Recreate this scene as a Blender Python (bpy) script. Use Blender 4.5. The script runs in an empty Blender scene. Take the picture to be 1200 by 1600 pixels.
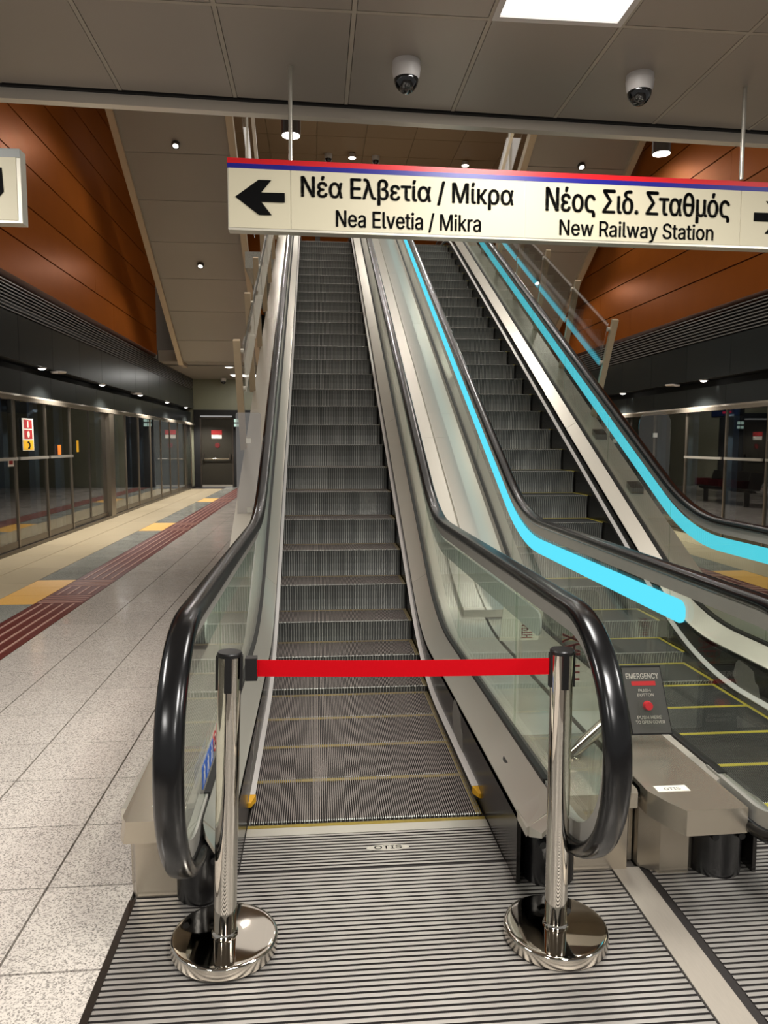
import bpy, bmesh, math, random
from mathutils import Vector, Matrix

random.seed(7)
sc = bpy.context.scene
COL = sc.collection

# ------------------------------------------------------------------ camera, world, lights, exposure
cam = bpy.data.cameras.new('camera')
co = bpy.data.objects.new('camera', cam)
COL.objects.link(co)
cam.sensor_fit = 'VERTICAL'
cam.sensor_height = 32.0
cam.lens = 1165.0 / 1600.0 * 32.0
cam.clip_start = 0.05
R_ = Vector((0.99592336, -0.09018072, 0.00202517))
U_ = Vector((0.00630534, 0.09199499, 0.99573951))
F_ = Vector((0.08998281, 0.99166746, -0.09218858))
co.matrix_world = Matrix(((R_.x, U_.x, -F_.x, -0.20709), (R_.y, U_.y, -F_.y, -3.1378),
                          (R_.z, U_.z, -F_.z, 1.5944), (0, 0, 0, 1)))
sc.camera = co

world = bpy.data.worlds.new('station')
sc.world = world
world.use_nodes = True
world.node_tree.nodes['Background'].inputs[0].default_value = (1.0, 0.98, 0.95, 1)
world.node_tree.nodes['Background'].inputs[1].default_value = 0.30  # even ambient light added as soft fill for the unseen station around

sc.view_settings.view_transform = 'Standard'
sc.view_settings.look = 'None'
sc.view_settings.gamma = 1.0
sc.view_settings.use_curve_mapping = False
sc.view_settings.exposure = 0.0
sc.cycles.transparent_max_bounces = 40
sc.cycles.max_bounces = 9
sc.cycles.glossy_bounces = 6
sc.cycles.caustics_reflective = False
sc.cycles.caustics_refractive = False
sc.cycles.sample_clamp_indirect = 4.0

WARM = (1.0, 0.94, 0.87)
NEUT = (1.0, 0.97, 0.93)
LF = 2.6


def area_light(name, loc, sx, sy, watt, color=NEUT, rot=(0, 0, 0)):
    l = bpy.data.lights.new(name, 'AREA')
    l.shape = 'RECTANGLE'
    l.size, l.size_y, l.energy, l.color = sx, sy, watt * LF, color
    o = bpy.data.objects.new(name, l)
    COL.objects.link(o)
    o.location = loc
    o.rotation_euler = rot
    return o


def spot_light(name, loc, watt, angle, blend=0.5, color=WARM, rot=(0, 0, 0), radius=0.04):
    l = bpy.data.lights.new(name, 'SPOT')
    l.energy, l.color, l.spot_size, l.spot_blend, l.shadow_soft_size = watt * LF, color, math.radians(angle), blend, radius
    o = bpy.data.objects.new(name, l)
    COL.objects.link(o)
    o.location = loc
    o.rotation_euler = rot
    return o


# luminous ceiling fields of the low platform ceiling (behind and above the photographer) and broad unseen fill lights added in the upper hall
for (x, y, w) in [(0.87, -3.2, 60), (-2.9, -1.2, 52), (-2.4, -5.2, 40), (3.9, -2.2, 60), (0.87, -6.0, 40)]:
    area_light('ceiling_lamp', (x, y, 3.40), 0.55, 1.15, w)
for (x, y, w) in [(1.1, 3.0, 120), (1.1, 7.5, 20), (1.1, 12.0, 20), (1.1, 17.0, 20)]:
    area_light('hall_fill', (x, y, 8.95), 7.0, 3.4, w, WARM)  # oversized area lights added as fill, not fixtures of the hall

# ------------------------------------------------------------------ materials


def lin(c):
    return tuple(((v / 255) / 12.92 if v / 255 <= 0.04045 else ((v / 255 + 0.055) / 1.055) ** 2.4) for v in c)


def new_mat(name):
    m = bpy.data.materials.new(name)
    m.use_nodes = True
    nt = m.node_tree
    return m, nt, nt.nodes['Principled BSDF']


def mat(name, rgb, rough=0.5, metal=0.0, noise=0.0, nscale=20.0, stretch=None, bump=0.0, bscale=None, emit=None, estr=0.0,
        coat=0.0, spec=0.5, rough_var=0.0, rand=0.0):
    m, nt, b = new_mat(name)
    N, L = nt.nodes, nt.links
    c = lin(rgb)
    b.inputs['Base Color'].default_value = (*c, 1)
    b.inputs['Roughness'].default_value = rough
    b.inputs['Metallic'].default_value = metal
    b.inputs['Coat Weight'].default_value = coat
    b.inputs['Specular IOR Level'].default_value = spec
    if noise or bump or rough_var or rand:
        geo = N.new('ShaderNodeNewGeometry')
        mp = N.new('ShaderNodeMapping')
        mp.inputs['Scale'].default_value = stretch or (1, 1, 1)
        L.new(geo.outputs['Position'], mp.inputs['Vector'])
        nz = N.new('ShaderNodeTexNoise')
        nz.inputs['Scale'].default_value = nscale
        nz.inputs['Detail'].default_value = 2
        L.new(mp.outputs[0], nz.inputs['Vector'])
        if noise or rand:
            mx = N.new('ShaderNodeMix')
            mx.data_type = 'RGBA'
            mx.blend_type = 'MULTIPLY'
            mx.inputs[0].default_value = 1.0
            mx.inputs[6].default_value = (*c, 1)
            rp = N.new('ShaderNodeMapRange')
            rp.inputs[1].default_value = 0.1
            rp.inputs[2].default_value = 0.9
            rp.inputs[3].default_value = 1 - noise
            rp.inputs[4].default_value = 1 + noise
            L.new(nz.outputs[0], rp.inputs[0])
            src = rp.outputs[0]
            if rand:
                oi = N.new('ShaderNodeObjectInfo')
                r2 = N.new('ShaderNodeMapRange')
                r2.inputs[3].default_value = 1 - rand
                r2.inputs[4].default_value = 1 + rand
                L.new(oi.outputs['Random'], r2.inputs[0])
                mu = N.new('ShaderNodeMath')
                mu.operation = 'MULTIPLY'
                L.new(src, mu.inputs[0])
                L.new(r2.outputs[0], mu.inputs[1])
                src = mu.outputs[0]
            cb = N.new('ShaderNodeCombineColor')
            for i in range(3):
                L.new(src, cb.inputs[i])
            L.new(cb.outputs[0], mx.inputs[7])
            L.new(mx.outputs[2], b.inputs['Base Color'])
        if rough_var:
            rr = N.new('ShaderNodeMapRange')
            rr.inputs[1].default_value = 0.1
            rr.inputs[2].default_value = 0.9
            rr.inputs[3].default_value = max(0.02, rough - rough_var)
            rr.inputs[4].default_value = rough + rough_var
            L.new(nz.outputs[0], rr.inputs[0])
            L.new(rr.outputs[0], b.inputs['Roughness'])
        if bump:
            nb = nz
            if bscale:
                nb = N.new('ShaderNodeTexNoise')
                nb.inputs['Scale'].default_value = bscale
                L.new(mp.outputs[0], nb.inputs['Vector'])
            bp = N.new('ShaderNodeBump')
            bp.inputs['Strength'].default_value = bump
            bp.inputs['Distance'].default_value = 0.01
            L.new(nb.outputs[0], bp.inputs['Height'])
            L.new(bp.outputs[0], b.inputs['Normal'])
    if emit:
        b.inputs['Emission Color'].default_value = (*lin(emit), 1)
        b.inputs['Emission Strength'].default_value = estr
    return m


def glass(name, tint, base=0.05, rough=0.0, gain=1.0, frost=0.0):
    """clear sheet: transmits straight on, mirrors more the flatter one looks along it"""
    m, nt, b = new_mat(name)
    N, L = nt.nodes, nt.links
    N.remove(b)
    tr = N.new('ShaderNodeBsdfTransparent')
    tr.inputs[0].default_value = (*tint, 1)
    gl = N.new('ShaderNodeBsdfGlossy')
    gl.inputs['Roughness'].default_value = rough
    gl.inputs[0].default_value = (1, 1, 1, 1)
    lw = N.new('ShaderNodeLayerWeight')
    lw.inputs[0].default_value = 0.5
    pw = N.new('ShaderNodeMath')
    pw.operation = 'POWER'
    pw.inputs[1].default_value = 5.0
    L.new(lw.outputs['Facing'], pw.inputs[0])
    mr = N.new('ShaderNodeMapRange')
    mr.inputs[3].default_value = base
    mr.inputs[4].default_value = min(1.0, 0.9 * gain)
    L.new(pw.outputs[0], mr.inputs[0])
    mx = N.new('ShaderNodeMixShader')
    L.new(mr.outputs[0], mx.inputs[0])
    L.new(tr.outputs[0], mx.inputs[1])
    L.new(gl.outputs[0], mx.inputs[2])
    L.new(mx.outputs[0], N['Material Output'].inputs[0])
    return m


def granite(name, rgb, dark, rough=0.14, scale=260.0, amount=0.5):
    m, nt, b = new_mat(name)
    N, L = nt.nodes, nt.links
    geo = N.new('ShaderNodeNewGeometry')
    vo = N.new('ShaderNodeTexVoronoi')
    vo.inputs['Scale'].default_value = scale
    L.new(geo.outputs['Position'], vo.inputs['Vector'])
    nz = N.new('ShaderNodeTexNoise')
    nz.inputs['Scale'].default_value = 3.0
    L.new(geo.outputs['Position'], nz.inputs['Vector'])
    sx = N.new('ShaderNodeSeparateColor')
    L.new(vo.outputs['Color'], sx.inputs[0])
    cr = N.new('ShaderNodeValToRGB')
    cr.color_ramp.elements[0].position = 0.0
    cr.color_ramp.elements[0].color = (*lin(dark), 1)
    cr.color_ramp.elements[1].position = amount
    cr.color_ramp.elements[1].color = (*lin(rgb), 1)
    L.new(sx.outputs[0], cr.inputs[0])
    oi = N.new('ShaderNodeObjectInfo')
    ad = N.new('ShaderNodeMath')
    ad.inputs[1].default_value = 0.0
    L.new(oi.outputs['Random'], ad.inputs[0])
    mr = N.new('ShaderNodeMapRange')
    mr.inputs[3].default_value = 0.94
    mr.inputs[4].default_value = 1.05
    L.new(ad.outputs[0], mr.inputs[0])
    mx = N.new('ShaderNodeMix')
    mx.data_type = 'RGBA'
    mx.blend_type = 'MULTIPLY'
    mx.inputs[0].default_value = 1
    cb = N.new('ShaderNodeCombineColor')
    for i in range(3):
        L.new(mr.outputs[0], cb.inputs[i])
    L.new(cr.outputs[0], mx.inputs[6])
    L.new(cb.outputs[0], mx.inputs[7])
    L.new(mx.outputs[2], b.inputs['Base Color'])
    r2 = N.new('ShaderNodeMapRange')
    r2.inputs[1].default_value = 0.35
    r2.inputs[2].default_value = 0.65
    r2.inputs[3].default_value = rough * 0.8
    r2.inputs[4].default_value = rough * 1.3
    L.new(nz.outputs[0], r2.inputs[0])
    L.new(r2.outputs[0], b.inputs['Roughness'])
    return m


def emission(name, rgb, strength):
    m, nt, b = new_mat(name)
    N, L = nt.nodes, nt.links
    N.remove(b)
    e = N.new('ShaderNodeEmission')
    e.inputs[0].default_value = (*lin(rgb), 1)
    e.inputs[1].default_value = strength
    L.new(e.outputs[0], N['Material Output'].inputs[0])
    return m


STEEL = mat('brushed_steel', (204, 199, 187), 0.3, 0.64)
STEEL_PED = mat('pedestal_steel', (176, 166, 150), 0.27, 0.75)
STEEL_STRIP = mat('strip_steel', (184, 175, 162), 0.36, 0.45, noise=0.06, nscale=40, stretch=(4, .5, 1))
STEEL_DK = mat('dark_steel', (104, 98, 92), 0.33, 1.0, noise=0.08, nscale=10)
STEEL_FLOOR = mat('rib_steel', (186, 181, 174), 0.4, 0.65, noise=0.08, nscale=5, rough_var=0.06)
GROOVE = mat('groove_dark', (42, 38, 36), 0.7, 0.3)  # dark tone for grooves and joints
RIM = mat('rim_steel', (206, 198, 186), 0.24, 1.0)
CHROME = mat('chrome', (214, 208, 198), 0.045, 1.0)
BLACK_RUB = mat('handrail_rubber', (11, 11, 12), 0.22, 0.0, spec=0.5)
BLACK_PL = mat('black_plastic', (20, 19, 19), 0.35)
BLACK_INLET = mat('inlet_plastic', (17, 16, 17), 0.28, noise=0.2, nscale=30, bump=0.15)
SKIRT_BLK = mat('skirt_black', (40, 37, 35), 0.22, 0.35, noise=0.12, nscale=12)
WORN = mat('bare_primer', (132, 127, 120), 0.45, 0.4, noise=0.12, nscale=40)
BRUSH = mat('deflector_alu', (226, 219, 214), 0.35, 0.25)
BRUSH_DK = mat('deflector_brush', (44, 40, 38), 0.8)
GUIDE = mat('guide_alu', (176, 172, 164), 0.36, 0.45, noise=0.05, nscale=10)
GASKET = mat('gasket', (26, 25, 24), 0.5)
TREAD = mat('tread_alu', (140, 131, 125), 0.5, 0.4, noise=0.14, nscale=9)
RISER_DK = mat('riser_groove', (92, 93, 90), 0.6, 0.3)
RISER = mat('riser_alu', (178, 178, 171), 0.45, 0.4, noise=0.15, nscale=14, stretch=(3, 1, 0.5))
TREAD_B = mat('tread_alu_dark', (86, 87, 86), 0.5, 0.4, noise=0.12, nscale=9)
YEL_WORN = mat('worn_yellow', (136, 116, 40), 0.55, noise=0.3, nscale=60)
YEL = mat('demarcation_yellow', (176, 160, 50), 0.5, noise=0.1, nscale=60)
YEL_TIP = mat('yellow_tip', (214, 158, 28), 0.4)
ORANGE = mat('orange_panel', (146, 80, 30), 0.36, 0.25, spec=0.0, noise=0.07, nscale=2.5, rand=0.05)
ORANGE_DK = mat('orange_return', (96, 48, 18), 0.4, 0.2)
SEAM = mat('seam_black', (12, 10, 9), 0.8)
DKPANEL = mat('dark_panel', (50, 54, 54), 0.28, 0.4, noise=0.08, nscale=1.5, rand=0.12)
SLAT = mat('louvre_slat', (150, 148, 145), 0.4, 0.6)
VOID_BLK = mat('recess_black', (10, 10, 11), 0.6)
CEIL = mat('ceiling_metal', (160, 151, 141), 0.42, 0.3, noise=0.03, nscale=1.2, rand=0.015)
CEIL_GRID = mat('ceiling_joint', (176, 166, 152), 0.5, 0.2)
SOFFIT = mat('soffit_panel', (146, 139, 130), 0.42, 0.1, noise=0.03, nscale=1, rand=0.03)
FARCEIL = mat('low_ceiling', (138, 130, 118), 0.5)
BROWN = mat('hall_ceiling', (165, 136, 105), 0.55, rand=0.03)
BROWN_J = mat('hall_ceiling_joint', (190, 164, 130), 0.6)
BEIGE_TRIM = mat('beige_trim', (186, 168, 142), 0.42, 0.2)
FASCIA = mat('fascia_metal', (226, 216, 202), 0.28, 0.2)
WALLGREEN = mat('end_wall', (126, 126, 106), 0.5, noise=0.04, nscale=1)
DOORM = mat('door_paint', (48, 45, 37), 0.4, 0.2)
TILE = granite('granite_tile', (205, 196, 186), (128, 122, 116), 0.15, 210, 0.55)
TILE_GR = granite('grey_tile', (172, 172, 162), (118, 118, 112), 0.15, 210, 0.5)
BEIGE = mat('beige_stone', (206, 190, 158), 0.22, noise=0.09, nscale=1.6, stretch=(1, 0.25, 1), rand=0.05)
REDT = mat('red_tactile', (98, 42, 36), 0.35, noise=0.1, nscale=40, rand=0.05)
REDBAR = mat('red_tactile_bar', (186, 146, 132), 0.35)
YTILE = mat('yellow_tactile', (232, 178, 86), 0.45, noise=0.06, nscale=30, bump=0.5, bscale=55, rand=0.03)
GROUT = mat('grout', (70, 64, 58), 0.8)
MULL = mat('mullion_steel', (142, 132, 118), 0.3, 0.9)
GLASS = glass('balustrade_glass', (0.90, 0.935, 0.90), 0.035)
GLASS_RAIL = glass('rail_glass', (0.9, 0.9, 0.88), 0.11)
GLASS_ACR = glass('acrylic', (0.93, 0.93, 0.91), 0.05)
GLASS_SCUF = glass('scuffed_acrylic', (0.86, 0.84, 0.82), 0.24, 0.12)
GLASS_PSD = glass('screen_glass', (0.60, 0.63, 0.62), 0.15)
STRIP_OFF = mat('frosted_strip', (226, 230, 220), 0.4)
STRIP_ON = emission('blue_light_strip', (96, 226, 250), 1.05)
RAILPOST = mat('rail_post', (188, 168, 138), 0.4, 0.35, noise=0.05, nscale=20)
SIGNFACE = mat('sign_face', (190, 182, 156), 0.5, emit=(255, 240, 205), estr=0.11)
SIGNFRAME = mat('sign_frame', (206, 200, 184), 0.35, 0.3)
SRED = mat('sign_red', (205, 18, 28), 0.35)
SBLUE = mat('sign_blue', (20, 20, 130), 0.35)
SBLACK = mat('sign_black', (7, 7, 7), 0.7, spec=0.1)
SGREY = mat('sign_grey', (150, 152, 148), 0.4)
BELT = mat('belt_red', (190, 4, 18), 0.8, spec=0.1, noise=0.04, nscale=90)
LAMP = emission('lamp_white', (255, 250, 240), 6.0)
PANEL_ON = emission('panel_white', (255, 252, 246), 3.0)
LAMP_DIM = emission('lamp_soft', (255, 248, 236), 2.0)
CAN = mat('lamp_can', (66, 60, 54), 0.35, 0.4)
WHITEPL = mat('white_plastic', (214, 208, 204), 0.4)
DOME = mat('dome_smoke', (14, 13, 13), 0.05, coat=0.5)
LENS = mat('lens_black', (6, 6, 6), 0.1)
BLUEPOST = mat('guideway_post', (120, 136, 160), 0.4, 0.3)
SCREEN = emission('screen_blue', (26, 38, 72), 0.6)
SCREEN_TXT = emission('screen_red', (210, 40, 70), 1.0)
STK_RED = mat('sticker_red', (172, 32, 34), 0.5)
STK_YEL = mat('sticker_yellow', (232, 178, 28), 0.5)
STK_ORG = mat('sticker_orange', (222, 122, 40), 0.5)
STK_WHT = mat('sticker_white', (226, 220, 208), 0.5)
STK_BLU = mat('sticker_blue', (28, 96, 196), 0.4)
SEATM = mat('seat_metal', (120, 112, 104), 0.25, 0.9)
SEATR = mat('seat_red', (90, 24, 26), 0.4)
REFL_CREAM = mat('reflection_cream', (206, 204, 184), 0.5)  # cream of a reflection, put into the sheet's own colour
EPANEL = mat('emergency_panel', (96, 94, 90), 0.35, 0.6)
ERED = mat('button_red', (210, 20, 36), 0.3)
GREENW = emission('exit_sign_face', (210, 240, 224), 0.9)

# ------------------------------------------------------------------ helpers


class MB:
    def __init__(self):
        self.v, self.f, self.m = [], [], []

    def add(self, verts, faces, mi=0):
        n = len(self.v)
        self.v += [tuple(p) for p in verts]
        self.f += [tuple(i + n for i in f) for f in faces]
        self.m += [mi] * len(faces)
        return self

    def box(self, x0, y0, z0, x1, y1, z1, mi=0):
        return self.add([(x0, y0, z0), (x1, y0, z0), (x1, y1, z0), (x0, y1, z0),
                         (x0, y0, z1), (x1, y0, z1), (x1, y1, z1), (x0, y1, z1)],
                        [(0, 3, 2, 1), (4, 5, 6, 7), (0, 1, 5, 4), (1, 2, 6, 5), (2, 3, 7, 6), (3, 0, 4, 7)], mi)

    def loft(self, rings, caps=True, closed=False, mi=0):
        n, k = len(rings[0]), len(rings)
        vs = [p for r in rings for p in r]
        fs = []
        for i in range(k if closed else k - 1):
            a, b = i * n, ((i + 1) % k) * n
            for j in range(n):
                j2 = (j + 1) % n
                fs.append((a + j, a + j2, b + j2, b + j))
        if caps and not closed:
            fs.append(tuple(range(n)))
            fs.append(tuple((k - 1) * n + j for j in reversed(range(n))))
        return self.add(vs, fs, mi)

    def prism_x(self, poly, x0, x1, mi=0):     # poly of (y, z)
        return self.loft([[(x0, y, z) for y, z in poly], [(x1, y, z) for y, z in poly]], mi=mi)

    def prism_y(self, poly, y0, y1, mi=0):     # poly of (x, z)
        return self.loft([[(x, y0, z) for x, z in poly], [(x, y1, z) for x, z in poly]], mi=mi)

    def prism_z(self, poly, z0, z1, mi=0):     # poly of (x, y)
        return self.loft([[(x, y, z0) for x, y in poly], [(x, y, z1) for x, y in poly]], mi=mi)

    def lathe(self, prof, c=(0, 0, 0), n=32, mi=0, axis=None):
        rings = []
        for r, z in prof:
            rings.append([(c[0] + r * math.cos(2 * math.pi * i / n), c[1] + r * math.sin(2 * math.pi * i / n), c[2] + z)
                          for i in range(n)])
        return self.loft(rings, mi=mi)

    def tube(self, p0, p1, r, n=16, mi=0, r1=None):
        p0, p1 = Vector(p0), Vector(p1)
        d = (p1 - p0).normalized()
        a = d.orthogonal().normalized()
        b = d.cross(a)
        r1 = r if r1 is None else r1
        rings = [[p + (a * math.cos(2 * math.pi * i / n) + b * math.sin(2 * math.pi * i / n)) * rr for i in range(n)]
                 for p, rr in ((p0, r), (p1, r1))]
        return self.loft(rings, mi=mi)

    def ribbon(self, ys, lo, hi, x0, x1, mi=0):
        return self.loft([[(x0, y, lo(y)), (x1, y, lo(y)), (x1, y, hi(y)), (x0, y, hi(y))] for y in ys], mi=mi)

    def mesh(self, name, mats, off=(0, 0, 0), sharp=35, fix=True):
        me = bpy.data.meshes.new(name)
        me.from_pydata([(a - off[0], b - off[1], c - off[2]) for a, b, c in self.v], [], self.f)
        for m in (mats if isinstance(mats, (list, tuple)) else [mats]):
            me.materials.append(m)
        me.polygons.foreach_set('material_index', self.m)
        if fix:
            bm = bmesh.new()
            bm.from_mesh(me)
            bmesh.ops.recalc_face_normals(bm, faces=bm.faces)
            bm.to_mesh(me)
            bm.free()
        me.polygons.foreach_set('use_smooth', [True] * len(me.polygons))
        me.set_sharp_from_angle(angle=math.radians(sharp))
        me.update()
        return me

    def build(self, name, mats, parent=None, label=None, kind=None, origin=None, sharp=35, fix=True):
        off = world_loc(parent) if parent else (origin or (0, 0, 0))
        o = bpy.data.objects.new(name, self.mesh(name, mats, off, sharp, fix))
        COL.objects.link(o)
        if parent:
            o.parent = parent
        elif origin:
            o.location = origin
        if label:
            o['label'] = label
        if kind:
            o['kind'] = kind
        return o


def world_loc(o):
    v = Vector((0, 0, 0))
    while o:
        v += o.location
        o = o.parent
    return v


def tag(o, label, cat, group=None, kind=None):
    o['label'], o['category'] = label, cat
    if group:
        o['group'] = group
    if kind:
        o['kind'] = kind
    return o


def thing(name, loc, label, cat, group=None, kind=None):
    o = bpy.data.objects.new(name, None)
    COL.objects.link(o)
    o.location = loc
    o.empty_display_size = 0.1
    return tag(o, label, cat, group, kind)


def place(me, name, parent, loc):
    """one more piece sharing mesh data"""
    o = bpy.data.objects.new(name, me)
    COL.objects.link(o)
    o.parent = parent
    o.location = Vector(loc) - world_loc(parent)
    return o


def copy_tree(o, parent=None):
    c = o.copy()
    COL.objects.link(c)
    if parent:
        c.parent = parent
    for ch in list(o.children):
        copy_tree(ch, c)
    return c


def box(name, b, m, parent=None, **k):
    return MB().box(*b).build(name, m, parent, **k)


def sans_font():
    try:
        import os
        return bpy.data.fonts.load(os.path.join(bpy.utils.system_resource('DATAFILES'), 'fonts', 'Inter.woff2'))
    except Exception:
        return None


FONT = sans_font()


def text_mesh(body, bold=0.0, spacing=1.0, shear=0.0):
    cu = bpy.data.curves.new('lettering', 'FONT')
    cu.body = body
    cu.size = 1.0
    if FONT:
        cu.font = FONT
    cu.space_character = spacing
    cu.resolution_u = 4
    ob = bpy.data.objects.new('lettering', cu)
    COL.objects.link(ob)
    dg = bpy.context.evaluated_depsgraph_get()
    c2 = ob.evaluated_get(dg).to_curve(dg)
    loops = []
    for sp in c2.splines:
        bp = sp.bezier_points
        P = []
        for i in range(len(bp)):
            p, q = bp[i], bp[(i + 1) % len(bp)]
            flat = (p.handle_right - p.co).length < 1e-5 and (q.handle_left - q.co).length < 1e-5
            for t in ([0.0] if flat else [0, .25, .5, .75]):
                m_ = 1 - t
                v = p.co * m_ ** 3 + p.handle_right * (3 * m_ * m_ * t) + q.handle_left * (3 * m_ * t * t) + q.co * t ** 3
                P.append((v.x, v.y))
        ar = sum(P[i][0] * P[(i + 1) % len(P)][1] - P[(i + 1) % len(P)][0] * P[i][1] for i in range(len(P))) / 2
        loops.append((ar, P))
    ob.evaluated_get(dg).to_curve_clear()
    bpy.data.objects.remove(ob)
    bpy.data.curves.remove(cu)

    # union of all strokes, filled in thin horizontal slabs (non-zero winding)
    edges = []
    for _, P in loops:
        for i in range(len(P)):
            (x1, y1), (x2, y2) = P[i], P[(i + 1) % len(P)]
            if abs(y1 - y2) > 1e-7:
                edges.append((x1, y1, x2, y2))
    ya = [min(e[1], e[3]) for e in edges]
    yb = [max(e[1], e[3]) for e in edges]
    lo_, hi_ = min(ya), max(yb)
    cuts = sorted(set([round(v, 5) for v in ya + yb] + [lo_ + (hi_ - lo_) * i / 44 for i in range(45)]))
    V, Fc = [], []
    for c0, c1 in zip(cuts[:-1], cuts[1:]):
        if c1 - c0 < 4e-4:
            continue
        m_ = (c0 + c1) / 2
        xs_ = []
        for x1, y1, x2, y2 in edges:
            if (y1 - m_) * (y2 - m_) < 0:
                k_ = (x2 - x1) / (y2 - y1)
                xs_.append((x1 + k_ * (m_ - y1), x1 + k_ * (c0 - y1), x1 + k_ * (c1 - y1), 1 if y2 > y1 else -1))
        xs_.sort()
        wn, st_ = 0, None
        for e in xs_:
            if wn == 0:
                st_ = e
            wn += e[3]
            if wn == 0 and st_:
                n = len(V)
                V += [(st_[1], c0, 0), (e[1], c0, 0), (e[2], c1, 0), (st_[2], c1, 0)]
                Fc.append((n, n + 1, n + 2, n + 3))
    me = bpy.data.meshes.new('lettering')
    me.from_pydata(V, [], Fc)
    return me


def text_on(body, o, u, w, size, m, parent, bold=0.0, name='lettering', spacing=1.0, mirror=False):
    """flat lettering: o lower-left corner, u across, w up (unit vectors), size (width, height) fitted to the glyph box"""
    me = text_mesh(body, bold, spacing)
    xs = [v.co.x for v in me.vertices]
    ys = [v.co.y for v in me.vertices]
    x0, x1, y0, y1 = min(xs), max(xs), min(ys), max(ys)
    o, u, w = Vector(o), Vector(u), Vector(w)
    off = world_loc(parent)
    for v in me.vertices:
        a = (v.co.x - x0) / (x1 - x0) * size[0]
        if mirror:
            a = size[0] - a
        b = (v.co.y - y0) / (y1 - y0) * size[1]
        v.co = o + u * a + w * b - off
    if bold:        # heavier strokes: the glyphs once more, shifted sideways and upwards
        vs = [v.co.copy() for v in me.vertices]
        fs = [tuple(p.vertices) for p in me.polygons]
        V, Fc = [], []
        for dx, dy in ((bold, 0), (-bold, 0), (0, bold * .6), (0, -bold * .6), (0, 0)):
            n = len(V)
            V += [p + u * dx * size[1] + w * dy * size[1] for p in vs]
            Fc += [tuple(i + n for i in f) for f in fs]
        me = bpy.data.meshes.new(name)
        me.from_pydata([tuple(p) for p in V], [], Fc)
    me.materials.clear()
    me.materials.append(m)
    ob = bpy.data.objects.new(name, me)
    COL.objects.link(ob)
    ob.parent = parent
    return ob


def smooth_blend(y, yi, s0, s1, a, z):
    """two straight lines of slope s0 then s1 meeting at (yi, z), joined by a parabola reaching a to each side"""
    t = y - yi
    if t <= -a:
        return z + s0 * t
    if t >= a:
        return z + s1 * t
    return z + s0 * t + (s1 - s0) / (4 * a) * (t + a) ** 2


SL, Y0, YT = 0.5499, 1.84, 12.15      # slope of the flight; where its nose line would meet floor and upper landing
ZTOP = SL * (YT - Y0)


def prof(zflat, v, a, at=0.6, dy=0.0):
    yi = Y0 + (zflat - v) / SL + dy
    yt = YT + (zflat - v) / SL + dy

    def f(y):
        if y < (yi + yt) / 2:
            return smooth_blend(y, yi, 0.0, SL, a, zflat)
        return smooth_blend(y, yt, SL, 0.0, at, zflat + ZTOP)
    return f


def frange(a, b, n):
    return [a + (b - a) * i / (n - 1) for i in range(n)]


# ------------------------------------------------------------------ structure: floor
XL, XR, YF = -4.53, 6.38, 24.0
floor = MB().box(XL - 0.1, -7.0, -0.20, XR + 0.1, YF + 0.3, -0.014).build('floor', GROUT)
tag(floor, 'polished granite platform floor with red and yellow tactile paving', 'floor', kind='structure')
TP = 0.445
TY0 = 0.393


def tile_mesh(w, d, m, name='floor_tile'):
    g = 0.0042
    return MB().box(-w / 2 + g, -d / 2 + g, -0.014, w / 2 - g, d / 2 - g, 0.0).mesh(name, m)


cols = [(-1.18, -0.862), (-1.63, -1.18), (-2.08, -1.63), (-2.53, -2.08)]
n_lo, n_hi = -8, 17
for (x0, x1) in cols:
    me = tile_mesh(x1 - x0, TP, TILE)
    for k in range(n_lo, n_hi):
        y = TY0 + TP * (k + 0.5)
        if x0 > -1.2 and y > -0.25 and y < 1.7 and False:
            continue
        place(me, 'floor_tile', floor, ((x0 + x1) / 2, y, 0))


def many_tiles(x0, x1, nx, ya, yb, d, m, z=0.0):
    mb = MB()
    w = (x1 - x0) / nx
    n = int(round((yb - ya) / d))
    for i in range(nx):
        for k in range(n):
            xa, y = x0 + i * w, ya + k * d
            mb.box(xa + .0025, y + .0025, -0.014, xa + w - .0025, y + d - .0025, z)
    return mb.build('far_floor_tiles', m, floor, kind='stuff')


Yh = TY0 + TP * n_hi
many_tiles(-2.53, -1.18, 3, Yh, YF, TP, TILE)
many_tiles(-1.18, 2.95, 9, Yh - TP * 12, YF, TP, TILE)
many_tiles(2.95, 4.27, 3, TY0 - TP * 2, YF, TP, TILE)


def tactile_mesh(w, d, cross):
    mb = MB()
    g = 0.002
    mb.box(-w / 2 + g, -d / 2 + g, -0.014, w / 2 - g, d / 2 - g, 0.0, 0)
    n = 4
    for i in range(n):
        c = -w / 2 + w * (i + 0.75) / (n + 0.5)
        if cross:
            mb.box(-w / 2 + .02, c * d / w - .011, 0, w / 2 - .02, c * d / w + .011, 0.0045, 1)
        else:
            mb.box(c - .011, -d / 2 + .008, 0, c + .011, d / 2 - .008, 0.0045, 1)
    return mb.mesh('tactile_tile', [REDT, REDBAR])


YEL_L = [(4.44, 5.80), (10.65, 12.1), (17.1, 18.5)]
YEL_R = [(4.40, 5.75), (10.65, 12.1)]


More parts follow.
